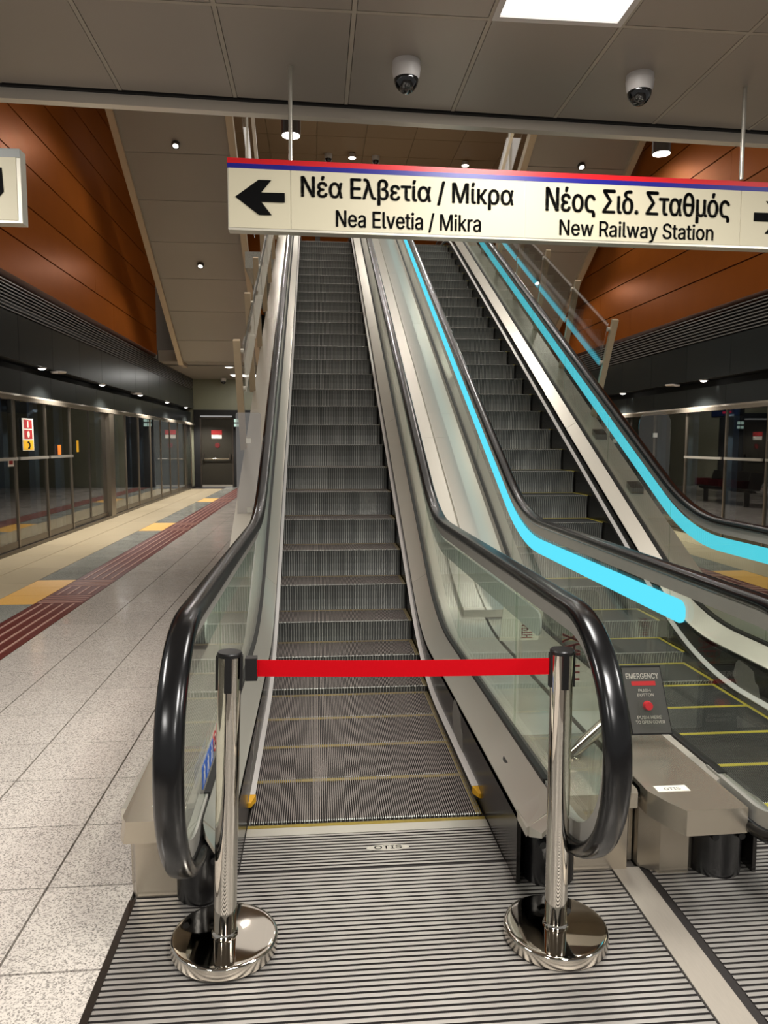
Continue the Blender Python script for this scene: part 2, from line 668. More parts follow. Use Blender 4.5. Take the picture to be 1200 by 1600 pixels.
def tactile_run(xa, xb, ylo, yels, ycol, gcol):
    w = xb - xa
    long_, cross = tactile_mesh(w, TP, False), tactile_mesh(w, TP, True)
    ym = tile_mesh(abs(ycol[1] - ycol[0]), TP, YTILE, 'yellow_tactile_tile')
    gm = tile_mesh(abs(ycol[1] - ycol[0]), TP, TILE_GR, 'grey_floor_tile')
    k0 = int(math.floor((ylo - TY0) / TP))
    for k in range(k0, int((YF - TY0) / TP)):
        y = TY0 + TP * (k + 0.5)
        yz = any(a < y < b for a, b in yels)
        ends = any(abs(y - a) < TP and y > a or abs(y - b) < TP and y < b for a, b in yels)
        place(cross if (yz and ends) else long_, 'tactile_tile', floor, ((xa + xb) / 2, y, 0))
        place(ym if yz else gm, 'yellow_tactile_tile' if yz else 'grey_floor_tile', floor, (sum(ycol) / 2, y, 0))


tactile_run(-3.0, -2.53, 0.5, YEL_L, (-3.43, -3.0), None)
tactile_run(4.27, 4.73, 2.0, YEL_R, (4.73, 5.17), None)
for (xa, xb) in [(-4.53, -3.98), (-3.98, -3.43), (5.17, 5.78), (5.78, 6.38)]:
    me = tile_mesh(xb - xa, 1.1, BEIGE, 'beige_stone_slab')
    for k in range(20):
        y = 2.4 + 1.1 * (k + 0.5) - 0.2
        if y < YF - 0.4:
            place(me, 'beige_stone_slab', floor, ((xa + xb) / 2, y, 0))

# ------------------------------------------------------------------ structure: side walls
OY1 = 18.05


def side_wall(sgn, X, Z, name, label, ylo, joints):
    """sgn -1 left / +1 right; X glass plane; Z = (orange bottom, louvre top, louvre bottom, recess bottom, low panel top, rail top, rail bottom)"""
    ob, gt, gb, db, lt, rt, rb = Z
    s = sgn

    def bx(xa, ya, za, xb, yb, zb):
        a, b = X + s * xa, X + s * xb
        return (min(a, b), ya, za, max(a, b), yb, zb)
    w = MB().box(*bx(0.30, ylo, rt, 0.40, YF, 9.3)).build(name, VOID_BLK)
    tag(w, label, 'wall', kind='structure')
    # orange cladding panels with open black joints
    rows = [ob + 0.55 + 0.61 * i for i in range(9)]
    zs = [ob] + rows
    for r in range(len(zs) - 1):
        y = ylo - 0.3 - joints[r % len(joints)]
        while y < OY1:
            ya, yb = max(y, ylo), min(y + 6.1, OY1)
            if yb - ya > 0.05:
                MB().box(*bx(0.0, ya + .003, zs[r] + (.0 if r == 0 else .011), 0.03, yb - .003, zs[r + 1] - .011)).build('orange_panel', ORANGE, w)
            y += 6.1
    MB().prism_y([(X, ob), (X + s * 0.03, ob), (X + s * 0.16, ob - 0.09), (X + s * 0.14, ob - 0.11)], ylo, OY1).build('panel_return', ORANGE_DK, w)
    MB().box(*bx(0.02, OY1 + 0.01, ob - 0.1, 0.10, YF, 9.3)).build('end_panel', SOFFIT, w)
    # louvre slats
    n = 9
    for i in range(n):
        z = gb + (gt - gb) * (i + 0.5) / n
        MB().prism_y([(X - s * 0.0, z - .012), (X + s * .05, z + .004), (X + s * .05, z + .014), (X, z + .006)], ylo, YF).build('louvre_slat', SLAT, w)
    # dark upper and lower panels
    y = ylo - 0.3
    while y < YF:
        ya, yb = max(y, ylo), min(y + 1.42, YF)
        if yb > ya + .05:
            MB().box(*bx(0.0, ya + .004, db, 0.03, yb - .004, gb - .01)).build('dark_panel', DKPANEL, w)
        y += 1.42
    y = ylo - 0.9
    while y < YF:
        ya, yb = max(y, ylo), min(y + 1.31, YF)
        if yb > ya + .05:
            MB().box(*bx(0.10, ya + .004, rt, 0.13, yb - .004, lt)).build('dark_panel', DKPANEL, w)
        y += 1.31
    MB().box(*bx(0.03, ylo, db, 0.30, YF, db + 0.02)).build('recess_soffit', VOID_BLK, w)
    return w


LZ = (3.99, 3.89, 3.45, 2.79, 2.66, 2.29, 2.20)
RZ = (3.85, 3.79, 3.33, 2.69, 2.56, 2.23, 2.14)
wl = side_wall(-1, XL, LZ, 'wall_left', 'platform side wall of orange cladding above louvres and dark panels, left of the escalators', 3.0, [1.2, 2.5, 0.4, 1.9])
wr = side_wall(1, XR, RZ, 'wall_right', 'platform side wall of orange cladding above louvres and dark panels, right of the escalators', 3.0, [2.6, 0.9, 2.0, 0.2])

# end wall with door
wb = MB()
wb.box(XL - 0.4, YF, 2.75, XR + 0.4, YF + 0.15, 9.3)
wb.box(XL - 0.4, YF + 0.02, 0, -4.36, YF + 0.15, 2.75)
wb.box(-3.12, YF, 0, XR + 0.4, YF + 0.15, 2.75)
wb = wb.build('wall_back', WALLGREEN)
tag(wb, 'greenish grey end wall above the service door at the far end of the platform', 'wall', kind='structure')
box('dark_surround', (XL, YF - 0.02, 2.55, -2.2, YF, 2.75), VOID_BLK, wb)
box('dark_surround', (XL, YF - 0.02, 0, -4.3, YF, 2.55), VOID_BLK, wb)
box('dark_surround', (-3.18, YF - 0.02, 0, -2.2, YF, 2.55), VOID_BLK, wb)
d1 = MB().box(-4.27, YF + 0.02, 0.02, -3.20, YF + 0.07, 2.45).build('door_1', DOORM)
tag(d1, 'dark olive service door with push bar at the far platform end', 'door', kind='structure')
box('door_frame', (-4.32, YF - 0.03, 0, -4.27, YF + 0.05, 2.5), STEEL_DK, d1)
box('door_frame', (-3.20, YF - 0.03, 0, -3.15, YF + 0.05, 2.5), STEEL_DK, d1)
box('door_frame', (-4.32, YF - 0.03, 2.45, -3.15, YF + 0.05, 2.5), STEEL_DK, d1)
hb = MB().tube((-4.22, YF - 0.06, 1.02), (-3.26, YF - 0.06, 1.02), 0.022).build('push_bar', CHROME, d1)
for x in (-4.20, -3.28):
    box('push_bar_bracket', (x - .03, YF - 0.09, 0.98, x + .03, YF + 0.02, 1.2), STEEL_DK, hb)
box('kick_strip', (-4.27, YF, 0.02, -3.20, YF + 0.02, 0.09), STEEL, d1)
box('door_sign', (-3.93, YF, 1.88, -3.55, YF + 0.02, 2.04), STK_RED, d1)
box('door_sign', (-3.92, YF, 1.74, -3.56, YF + 0.02, 1.87), STK_WHT, d1)
MB().tube((-3.72, YF + 0.0, 1.5), (-3.72, YF + 0.02, 1.5), 0.09, 20).build('door_mark', SEATR, d1)

# ------------------------------------------------------------------ structure: ceilings
CZ = 3.45


def fas(x):
    return 1.135 + 0.045 * (x + 1.2)


ceil = MB().box(XL - 0.4, -7.0, CZ + 0.03, XR + 0.4, 0.9, CZ + 0.4).build('ceiling', VOID_BLK)
tag(ceil, 'low brownish grey metal panel ceiling above the escalator landing', 'ceiling', kind='structure')
PX0, PW = -0.032, 0.5985
ROWS = [(0.27, None), (-0.93, 0.27), (-2.13, -0.93), (-3.33, -2.13), (-4.53, -3.33), (-5.73, -4.53)]
for i in range(-7, 11):
    xa, xb = PX0 + PW * i, PX0 + PW * (i + 1)
    for (ya, yb) in ROWS:
        if i == 1 and ya in (-0.93,):
            continue
        y1a, y1b = (fas(xa) - .02, fas(xb) - .02) if yb is None else (yb, yb)
        g = 0.013
        MB().prism_z([(xa + g, ya + g), (xb - g, ya + g), (xb - g, y1b - g), (xa + g, y1a - g)], CZ, CZ + 0.02).build('ceiling_panel', CEIL, ceil)
grid = MB()
for i in range(-7, 12):
    xa = PX0 + PW * i
    grid.box(xa - .010, -5.73, CZ - 0.001, xa + .010, fas(xa) - .03, CZ + 0.03)
for (ya, yb) in ROWS:
    grid.box(PX0 - PW * 7, ya - .010, CZ - 0.0012, PX0 + PW * 11, ya + .010, CZ + 0.028)
grid.build('joint_grid', CEIL_GRID, ceil)

tr = MB()
tr.prism_z([(-5.0, fas(-5.0) + .012), (7.0, fas(7.0) + .012), (7.0, fas(7.0) + .07), (-5.0, fas(-5.0) + .07)], CZ - 0.058, CZ + 0.5)
tr = tr.build('trim_1', FASCIA)
tag(tr, 'polished metal edge trim of the low ceiling over the escalators', 'trim', kind='structure')

MB().prism_z([(-5.0, fas(-5.0) - .012), (7.0, fas(7.0) - .012), (7.0, fas(7.0) + .012), (-5.0, fas(-5.0) + .012)], CZ - 0.003, CZ + 0.02).build('shadow_gap', SEAM, ceil)  # black strip painted in for the dark of the open edge gap

# sloping soffits either side of the shaft
SZ0, SY0, SS = 3.83, 18.2, 0.57


def sz(y):
    return SZ0 + SS * (SY0 - y)


def soffit(xa, xb, outer, label):
    mb = MB().prism_x([(8.2, sz(8.2) + .03), (SY0, SZ0 + .03), (SY0, SZ0 + .3), (8.2, sz(8.2) + .33)], xa, xb)
    s = mb.build('ceiling', SOFFIT)
    tag(s, label, 'ceiling', kind='structure')
    y = 8.2
    while y < SY0 - 0.1:
        yb = min(y + 1.02, SY0)
        ya2, yb2 = y + .006, yb - .006
        MB().prism_x([(ya2, sz(ya2)), (yb2, sz(yb2)), (yb2, sz(yb2) + .028), (ya2, sz(ya2) + .028)], xa + .01, xb - .01).build('soffit_panel', SOFFIT, s)
        y = yb
    for x, wd, dn in ((xa, 0.13, 0.10), (xb, 0.13, 0.10)):
        y = 8.2
        while y < SY0:
            yb = min(y + 2.3, SY0)
            MB().prism_x([(y + .005, sz(y) - dn), (yb - .005, sz(yb) - dn), (yb - .005, sz(yb) + .12), (y + .005, sz(y) + .12)], x - wd / 2, x + wd / 2).build('edge_trim', BEIGE_TRIM, s)
            y = yb
    ox = xa if outer < 0 else xb
    MB().box(ox - .065, SY0, SZ0 - 0.10, ox + .065, SY0 + 0.75, SZ0 + 0.1).build('edge_trim', BEIGE_TRIM, s)
    return s


soffit(-3.92, -1.78, -1, 'sloping grey panelled soffit with downlights left of the escalator shaft')
soffit(4.02, 6.22, 1, 'sloping grey panelled soffit with downlights right of the escalator shaft')
fc = MB().box(XL, SY0, SZ0, XR, YF, SZ0 + 0.3).build('ceiling', FARCEIL)
tag(fc, 'low flat beige ceiling at the far end of the platform', 'ceiling', kind='structure')
box('ceiling_seam', (XL, SY0 + 0.95, SZ0 - .012, XR, SY0 + 1.1, SZ0), STEEL_DK, fc)

# upper hall
hc = MB().box(XL - 0.4, 1.1, 9.13, XR + 0.4, 26, 9.4).build('ceiling', BROWN_J)
tag(hc, 'high brown tiled ceiling of the upper hall seen up the shaft', 'ceiling', kind='structure')
me = MB().box(-0.6, -0.6, -0.01, 0.6, 0.6, 0.02).mesh('ceiling_panel', BROWN)
me2 = MB().box(-0.592, -0.592, -0.012, 0.592, 0.592, 0.02).mesh('ceiling_panel', BROWN)
for i in range(-3, 5):
    for k in range(0, 10):
        place(me2, 'ceiling_panel', hc, (0.455 + 1.2 * i, 10.6 + 1.2 * k, 9.11))
hw = MB().box(XL, 22.0, ZTOP + 0.1, XR, 22.2, 9.1)
hw = hw.build('wall_upper_hall', ORANGE)
tag(hw, 'orange end wall of the upper hall glimpsed above the top step', 'wall', kind='structure')
for i in range(8):
    xx = -3.2 + i * 1.5
    box('pilaster', (xx, 21.9, ZTOP, xx + .16, 22.0, 9.1), STEEL_DK if i % 3 else ORANGE_DK, hw)
fb = MB().box(XL - .4, 0.95, 3.9, XR + .4, 1.05, 9.3)
fb = fb.build('wall_front', SOFFIT)
tag(fb, 'upper wall above the low ceiling facing the escalator shaft', 'wall', kind='structure')
uf = MB().box(-1.7, 13.45, ZTOP - 0.35, 3.95, 22.0, ZTOP - .005).build('floor', TILE_GR)
tag(uf, 'upper landing floor at the top of the escalators', 'floor', kind='structure')

# ------------------------------------------------------------------ platform screens


def screen(sgn, X, rt, rb, posts, wide, door, name, label):
    s = sgn
    ylo, yhi = posts[0], posts[-1]
    t = thing(name, (X, (ylo + yhi) / 2, 0), label, 'screen doors')

    def bx(xa, ya, za, xb, yb, zb):
        a, b = X + s * xa, X + s * xb
        return (min(a, b), ya, za, max(a, b), yb, zb)
    rail = MB().prism_y([(X - s * .05, rb), (X + s * .08, rb), (X + s * .08, rt), (X - s * .02, rt), (X - s * .05, rt - .03)], ylo - .1, YF - 0.03).build('header_rail', STEEL_PED, t)
    MB().box(*bx(-.02, ylo, 0.0, 0.06, YF - 0.03, 0.055)).build('sill', STEEL_DK, t)
    for y in posts:
        hw_ = 0.17 if y in wide else 0.016
        MB().box(*bx(-.004 if y not in wide else -.04, y - hw_, 0.055, 0.035 if y not in wide else .07, y + hw_, rb)).build('mullion', MULL, t)
    ed = [y + (0.17 if y in wide else 0.016) for y in posts]
    st = [y - (0.17 if y in wide else 0.016) for y in posts]
    for i in range(len(posts) - 1):
        ya, yb = ed[i], st[i + 1]
        if i in door:
            ym = (ya + yb) / 2
            for a, b in ((ya, ym - .005), (ym + .005, yb)):
                lf = MB().box(*bx(.045, a, 0.06, 0.055, b, rb - .01)).build('door_leaf', GLASS_PSD, t)
                MB().box(*bx(.035, ym - .03 if b < ym else ym + .002, 0.06, 0.065, ym - .002 if b < ym else ym + .03, rb - .02)).build('meeting_stile', STEEL_DK, lf)
                MB().box(*bx(.035, a, 0.06, 0.065, b, 0.14)).build('kick_plate', STEEL_DK, lf)
        else:
            p = MB().box(*bx(.015, ya, 0.06, 0.027, yb, rb - .005)).build('glass_pane', GLASS_PSD, t)
            MB().box(*bx(.01, ya, 0.06, 0.03, yb, 0.16)).build('kick_plate', STEEL_DK, p)
            if i < 4 and i not in door:
                MB().box(*bx(-.045, ya + .03, 1.335, -.02, yb - .03, 1.375)).build('push_bar', STEEL, p)
    return t


PL = [5.6, 6.9, 8.12, 9.36, 10.58, 13.1, 14.42, 15.66, 17.0, 18.3, 19.6, 20.9, 22.2, 23.4]
psl = screen(-1, XL, LZ[5], LZ[6], PL, (13.1,), (4,), 'platform_screen', 'long glass platform screen with steel mullions along the left track')
PR = [5.0, 6.2, 7.3, 8.42, 9.73, 11.0, 13.5, 14.8, 16.1, 17.4, 18.7, 20.0, 21.3, 22.6]
psr = screen(1, XR, RZ[5], RZ[6], PR, (13.5,), (5,), 'platform_screen', 'long glass platform screen with steel mullions along the right track')
# stickers on the left screen (flat print)
xs = XL + 0.004


def sticker(y0, y1, z0, z1, m, t=psl, name='sticker', th=.002, d=0.0):
    return box(name, (xs + d, y0, z0, xs + d + th, y1, z1), m, t)


sticker(8.36, 8.80, 1.47, 1.95, STK_WHT)
sticker(8.43, 8.74, 1.80, 1.93, STK_RED, d=.002)
sticker(8.43, 8.74, 1.645, 1.78, STK_RED, d=.002)
sticker(8.38, 8.78, 1.48, 1.625, STK_YEL, d=.002)
ph = MB()
pc = [(8.53, 1.60), (8.60, 1.61), (8.645, 1.575), (8.655, 1.54), (8.63, 1.50), (8.55, 1.495)]
ph.loft([[(xs + .004, a, b) for a, b in pc + [(8.56, 1.515), (8.60, 1.52), (8.61, 1.55), (8.59, 1.575), (8.55, 1.58)]],
         [(xs + .006, a, b) for a, b in pc + [(8.56, 1.515), (8.60, 1.52), (8.61, 1.55), (8.59, 1.575), (8.55, 1.58)]]])
ph.build('telephone_symbol', SBLACK, psl)
box('extinguisher_symbol', (xs + .004, 8.55, 1.815, xs + .006, 8.60, 1.91), STK_WHT, psl)
MB().tube((xs + .004, 8.585, 1.712), (xs + .006, 8.585, 1.712), 0.05, 20).build('hose_symbol', STK_WHT, psl)
sticker(9.86, 10.02, 1.385, 1.55, STK_ORG)
sticker(10.85, 10.97, 1.42, 1.63, STK_YEL)
sticker(7.80, 8.00, 1.25, 1.37, STK_WHT)
sticker(7.84, 7.96, 1.28, 1.34, STK_RED, d=.002)

# guideway behind the glass
for s, X, nm in ((-1, XL, 'left'), (1, XR, 'right')):
    xo = X + s * 1.5
    g = MB().box(min(xo, xo + s * .2), 3.0, -1.2, max(xo, xo + s * .2), YF, 3.2).build('wall_track_' + nm, VOID_BLK)
    tag(g, 'dark tunnel wall behind the %s platform screen' % nm, 'wall', kind='structure')
    box('track_bed', (min(X + s * .1, xo), 3.0, -1.3, max(X + s * .1, xo), YF, -1.2), VOID_BLK, g)
    box('track_roof', (min(X + s * .13, xo), 3.0, 2.9, max(X + s * .13, xo), YF, 3.0), VOID_BLK, g)
    for y in (PL[2:10] if s < 0 else PR[2:10]):
        box('guideway_post', (X + s * .34 - .05, y + .28, 0, X + s * .34 + .05, y + .46, 2.25), BLUEPOST, g)
    area_light('tunnel_lamp', (X + s * 0.9, 9.0, 2.8), 0.3, 9.0, 5, (0.7, 0.8, 1.0))

# ------------------------------------------------------------------ lamps in the side recesses


def disc_lamp(name, loc, r, label, cat, group, m=LAMP_DIM, depth=0.02, ring=WHITEPL):
    t = thing(name, loc, label, cat, group)
    x, y, z = loc
    MB().lathe([(r, 0), (r * 1.2, 0), (r * 1.2, depth), (r, depth)], (x, y, z - depth), 20).build('bezel', ring, t)
    MB().lathe([(0.0, -.022), (r * .5, -.018), (r * 0.85, -.008), (r * 0.98, 0.004), (0.0, .006)], (x, y, z - depth), 20).build('diffuser', m, t)
    return t


ordl = ['nearest', 'second', 'third', 'fourth', 'farthest']
for i, (y, yc) in enumerate([(9.45, 9.0), (12.85, 12.25), (16.2, 15.5), (19.6, 18.8), (22.8, 21.95)]):
    disc_lamp('recessed_light', (XL - .06, y, LZ[3]), 0.06, '%s round downlight in the black recess above the left platform screen' % ordl[i], 'light', 'downlights over the left screen', LAMP)
    spot_light('recess_spot', (XL + 0.45, y, LZ[3] - 0.02), 130, 130, 0.6)
    spot_light('scallop_spot', (XL - .085, yc, 2.72), 1.3, 48, 0.3, NEUT, rot=(0, math.radians(-3), 0), radius=.01)
for i, (y, yc) in enumerate([(9.3, 8.9), (12.7, 12.3), (16.1, 15.7)]):
    disc_lamp('recessed_light', (XR + .06, y, RZ[3]), 0.06, '%s round downlight in the black recess above the right platform screen' % ['nearest', 'middle', 'farthest'][i], 'light', 'downlights over the right screen', LAMP)
    spot_light('recess_spot', (XR - 0.45, y, RZ[3] - 0.02), 130, 130, 0.6)
    spot_light('scallop_spot', (XR + .085, yc, 2.62), 1.3, 48, 0.3, NEUT, rot=(0, math.radians(3), 0), radius=.01)
# flat long signs/smoke heads under the recess
for X, y, z, s in ((XL, 10.1, LZ[3], 1), (XL, 15.6, LZ[3], 1), (XR, 10.35, RZ[3], -1)):
    t = thing('smoke_detector', (X - s * .02, y, z), 'flat white ceiling detector in the black recess near %s' % ('the red and yellow stickers' if y == 10.1 else 'the wide steel column' if y == 15.6 else 'the right platform screen downlight'), 'detector')
    MB().lathe([(0, 0), (.11, 0), (.13, .015), (.13, .03), (0, .03)], (X - s * .02, y, z - .03), 20).build('disc', WHITEPL, t)
    MB().lathe([(0, 0), (.05, 0), (.06, .03), (0, .03)], (X - s * .02, y - .18, z - .05), 16).build('sensor_head', WHITEPL, t)

# ------------------------------------------------------------------ lamps of the ceilings
cl = thing('ceiling_light', (PX0 + PW * 1.5, -0.33, CZ), 'bright square white ceiling panel light above the hanging sign', 'light')
xa, xb = PX0 + PW, PX0 + PW * 2
MB().box(xa + .03, -0.90, CZ + .004, xb - .03, 0.24, CZ + .012).build('diffuser', PANEL_ON, cl)
fr = MB()
fr.box(xa + .006, -0.93, CZ - .006, xa + .034, 0.27, CZ + .02)
fr.box(xb - .034, -0.93, CZ - .006, xb - .006, 0.27, CZ + .02)
fr.box(xa + .034, 0.238, CZ - .006, xb - .034, 0.27, CZ + .02)
fr.box(xa + .034, -0.93, CZ - .006, xb - .034, -0.9, CZ + .02)
fr.build('frame', WHITEPL, cl)
area_light('ceiling_lamp', ((xa + xb) / 2, -0.33, CZ - .01), 0.5, 1.1, 20)


def can_light(loc, r, h, label, watt, m=LAMP):
    x, y, z = loc     # bottom centre
    t = thing('cylinder_downlight', loc, label, 'light', 'cylinder downlights under the ceiling edge')
    MB().lathe([(r * .93, 0), (r, 0), (r, h), (0, h), (0, h - .02), (r * .93, h - .02)], (x, y, z), 32).build('housing', CAN, t)
    MB().lathe([(0, 0), (r * .92, 0), (r * .92, .01), (0, .01)], (x, y, z - .003), 32).build('diffuser', m, t)
    MB().tube((x, y, z + h), (x, y, z + h + 1.4), 0.008, 10).build('stem', CAN, t)
    spot_light('can_spot', (x, y, z - .01), watt, 110, 0.6, NEUT)
    return t


can_light((-0.352, 1.75, 3.505), 0.06, 0.16, 'dark cylinder downlight behind the left sign rod', 15)
can_light((2.10, 1.85, 3.52), 0.06, 0.16, 'dark cylinder downlight by the right sign rod', 15)


def soffit_light(x, y, label):
    z = sz(y)
    t = thing('soffit_downlight', (x, y, z), label, 'light', 'downlights in the sloping soffits')
    MB().lathe([(.062, -.06), (.078, -.06), (.078, .03), (.062, .03)], (x, y, z), 24).build('housing', CAN, t)
    MB().lathe([(0, -.02), (.03, -.016), (.061, 0), (.061, .012), (0, .012)], (x, y, z - .055), 24).build('diffuser', LAMP, t)
    t.rotation_euler = (-math.atan(SS), 0, 0)
    spot_light('soffit_spot', (x, y - .06, z - .1), 34, 140, 0.5, WARM, rot=(-math.atan(SS) * .6, 0, 0))


soffit_light(-2.86, 12.09, 'upper round downlight in the left sloping soffit')
soffit_light(-2.85, 14.91, 'lower round downlight in the left sloping soffit')
soffit_light(5.21, 12.22, 'upper round downlight in the right sloping soffit, just above the sign')
soffit_light(5.21, 15.19, 'lower round downlight in the right sloping soffit, behind the glass railing')
for i, (x, y) in enumerate([(0.77, 17.0), (3.8, 17.25)]):
    z = 9.0 - 0.03
    t = thing('pendant_light', (x, y, z), 'small bright lamp of the upper hall %s' % ('above the left half of the sign' if i == 0 else 'near the right soffit trim'), 'light')
    MB().lathe([(.03, 0), (.1, 0), (.08, .1), (.03, .11)], (x, y, z), 20).build('shade', WHITEPL, t)
    MB().lathe([(0, 0), (.09, 0), (.09, .01), (0, .01)], (x, y, z - .012), 20).build('diffuser', LAMP, t)
    MB().tube((x, y, z + .1), (x, y, 9.11), .008, 8).build('stem', WHITEPL, t)
    spot_light('hall_spot', (x, y, z - .03), 90, 130, 0.6, WARM, radius=.09)
for (x, y) in [(-0.9, 13.0), (2.4, 12.4), (0.8, 10.3), (3.3, 9.2)]:      # unseen spots without fixtures, added to put glints on the steel decks
    spot_light('hall_spot', (x, y, 8.9), 55, 130, 0.6, WARM, radius=.09)
disc_lamp('recessed_light', (-2.76, 19.5, SZ0), .13, 'small round downlight in the low far ceiling', 'light', None)
t = thing('ceiling_light', (-2.55, 22.3, SZ0), 'white square panel light in the low far ceiling over the door', 'light')
box('diffuser', (-3.0, 22.0, SZ0 - .02, -2.1, 22.6, SZ0 - .01), PANEL_ON, t)
box('frame', (-3.03, 21.97, SZ0 - .012, -2.07, 22.63, SZ0), WHITEPL, t)
area_light('far_lamp', (-2.55, 22.3, SZ0 - .04), .9, .6, 14)
spot_light('far_spot', (-2.76, 19.5, SZ0 - .04), 22, 120)

# ------------------------------------------------------------------ dome cameras


def dome_camera(x, y, z, s, label, group=None):
    t = thing('dome_camera', (x, y, z), label, 'camera', group)
    MB().lathe([(0, 0), (.066, 0), (.068, -.012), (.068, -.022), (.071, -.024), (.069, -.062), (.061, -.082), (0, -.082)][::-1], (0, 0, 0), 36)
    b = MB().lathe([(r * s, h * s) for r, h in [(0, -.085), (.058, -.085), (.066, -.066), (.0705, -.03), (.0705, -.026), (.068, -.024), (.068, 0), (0, 0)]], (x, y, z), 36).build('housing', WHITEPL, t)
    MB().lathe([(r * s, h * s) for r, h in [(0, -.145), (.02, -.143), (.036, -.133), (.05, -.115), (.058, -.098), (.06, -.082), (0, -.082)]], (x, y, z), 32).build('dome', DOME, t)
    MB().lathe([(r * s, h * s) for r, h in [(0, -.150), (.012, -.149), (.018, -.140), (.018, -.120), (0, -.120)]], (x + .004, y - .02 * s, z + .012), 20).build('lens', LENS, t)
    return t


dome_camera(0.244, 0.672, CZ, 1.0, 'white dome camera on the ceiling above the middle of the sign')
dome_camera(1.438, 0.693, CZ, 1.0, 'white dome camera on the ceiling below the bright panel light, farther right')
dome_camera(0.155, 17.15, 9.10, 1.5, 'tiny dome camera on the upper hall ceiling left of the pendant lamp')
dome_camera(1.40, 17.17, 9.10, 1.5, 'tiny dome camera on the upper hall ceiling right of the pendant lamp')
dome_camera(-3.42, 23.6, SZ0, 1.4, 'small white dome camera on the far ceiling above the service door')

# ------------------------------------------------------------------ exit sign far
t = thing('exit_sign', (-2.99, YF - .1, 2.3), 'small lit exit sign beside the far service door', 'sign')
box('sign_box', (-3.13, YF - .09, 2.12, -2.83, YF - .04, 2.46), BLACK_PL, t)
for (a, b) in ((-3.11, 2.16), (-2.97, 2.16), (-3.11, 2.32), (-2.97, 2.32)):
    box('sign_face', (a, YF - .095, b, a + .12, YF - .09, b + .11), GREENW, t)

# ------------------------------------------------------------------ hanging signs
SY = 0.73
s1 = thing('hanging_sign', (0.9, SY, 2.65), 'long cream station direction sign with red and blue stripe hung from two rods', 'sign')


def syk(x):
    return SY + 0.02 * (x - 0.2)


SZa, SZb = 2.643, 2.985
XA, XB = -0.633, 2.62
MB().loft([[(XA, syk(XA), SZa), (XA, syk(XA) + .07, SZa), (XA, syk(XA) + .07, SZb), (XA, syk(XA), SZb)],
           [(XB, syk(XB), SZa - .01), (XB, syk(XB) + .07, SZa - .01), (XB, syk(XB) + .07, SZb - .01), (XB, syk(XB), SZb - .01)]]).build('sign_box', SIGNFRAME, s1)


def zdrop(x):
    return -0.01 * (x - XA) / (XB - XA)


def face(xa, xb, za, zb, m, name, d=.003, gap=0.0):
    xa, xb = xa + gap, xb - gap
    MB().loft([[(xa, syk(xa) - d, za + zdrop(xa)), (xa, syk(xa), za + zdrop(xa)), (xa, syk(xa), zb + zdrop(xa)), (xa, syk(xa) - d, zb + zdrop(xa))],
               [(xb, syk(xb) - d, za + zdrop(xb)), (xb, syk(xb), za + zdrop(xb)), (xb, syk(xb), zb + zdrop(xb)), (xb, syk(xb) - d, zb + zdrop(xb))]]).build(name, m, s1)


seams = [XA + .003, -0.325, 0.868, 2.045, XB - .003]
for a, b in zip(seams[:-1], seams[1:]):
    face(a, b, SZa + .012, SZb - .048, SIGNFACE, 'sign_panel', gap=.002)
face(XA, XB, SZb - .025, SZb, SRED, 'red_stripe', .004)
face(XA, XB, SZb - .048, SZb - .025, SBLUE, 'blue_stripe', .004)
for xs_ in (-0.325, 2.04):
    MB().tube((xs_, SY + .035, SZb), (xs_, SY + .035, CZ), 0.0105, 14).build('hanging_rod', STEEL, s1)
ux = Vector((1, .02, -.003)).normalized()
uz = Vector((0, 0, 1))


def stxt(body, x0, x1, z0, z1, bold):
    text_on(body, (x0, syk(x0) - .0055, z0), ux, uz, (x1 - x0, z1 - z0), SBLACK, s1, bold)


stxt('Νέα Ελβετία / Μίκρα', -0.272, 0.806, 2.785, 2.914, 0.028)
stxt('Nea Elvetia / Mikra', -0.100, 0.638, 2.662, 2.756, 0.024)
stxt('Νέος Σιδ. Σταθμός', 0.980, 1.980, 2.756, 2.910, 0.028)
stxt('New Railway Station', 1.055, 1.895, 2.648, 2.748, 0.024)


def arrow(x0, zc, L, H, flip):
    P = [(0, 0), (.115, .083), (.178, .083), (.128, .024), (L, .024), (L, -.021), (.128, -.021), (.178, -.083), (.115, -.083)]
    y = syk(x0) - .0035
    pts = [(x0 + (p[0] if not flip else L - p[0]), zc + p[1] * H / .166) for p in P]
    MB().loft([[(a, y - .002, b) for a, b in pts], [(a, y, b) for a, b in pts]]).build('arrow', SBLACK, s1)


arrow(-0.597, 2.800, 0.243, 0.168, False)
arrow(2.12, 2.795, 0.243, 0.168, True)

s2 = thing('hanging_sign', (-2.1, 0.70, 2.64), 'cream hanging sign cut by the frame, its black pictogram only partly shown', 'sign')
MB().box(-2.45, 0.70, 2.642, -1.605, 0.77, 2.985).build('sign_box', SIGNFRAME, s2)
box('sign_panel', (-2.43, 0.697, 2.655, -1.625, 0.70, 2.945), SIGNFACE, s2)
box('grey_band', (-2.45, 0.696, 2.945, -1.605, 0.70, 2.985), SGREY, s2)
P = [(-1.95, 2.895), (-1.69, 2.895), (-1.685, 2.785), (-1.72, 2.745), (-1.95, 2.745)]
MB().prism_y(P, 0.693, 0.697).build('pictogram', SBLACK, s2)
MB().tube((-2.1, 0.735, 2.985), (-2.1, 0.735, CZ), .0105, 14).build('hanging_rod', STEEL, s2)

# ------------------------------------------------------------------ escalators


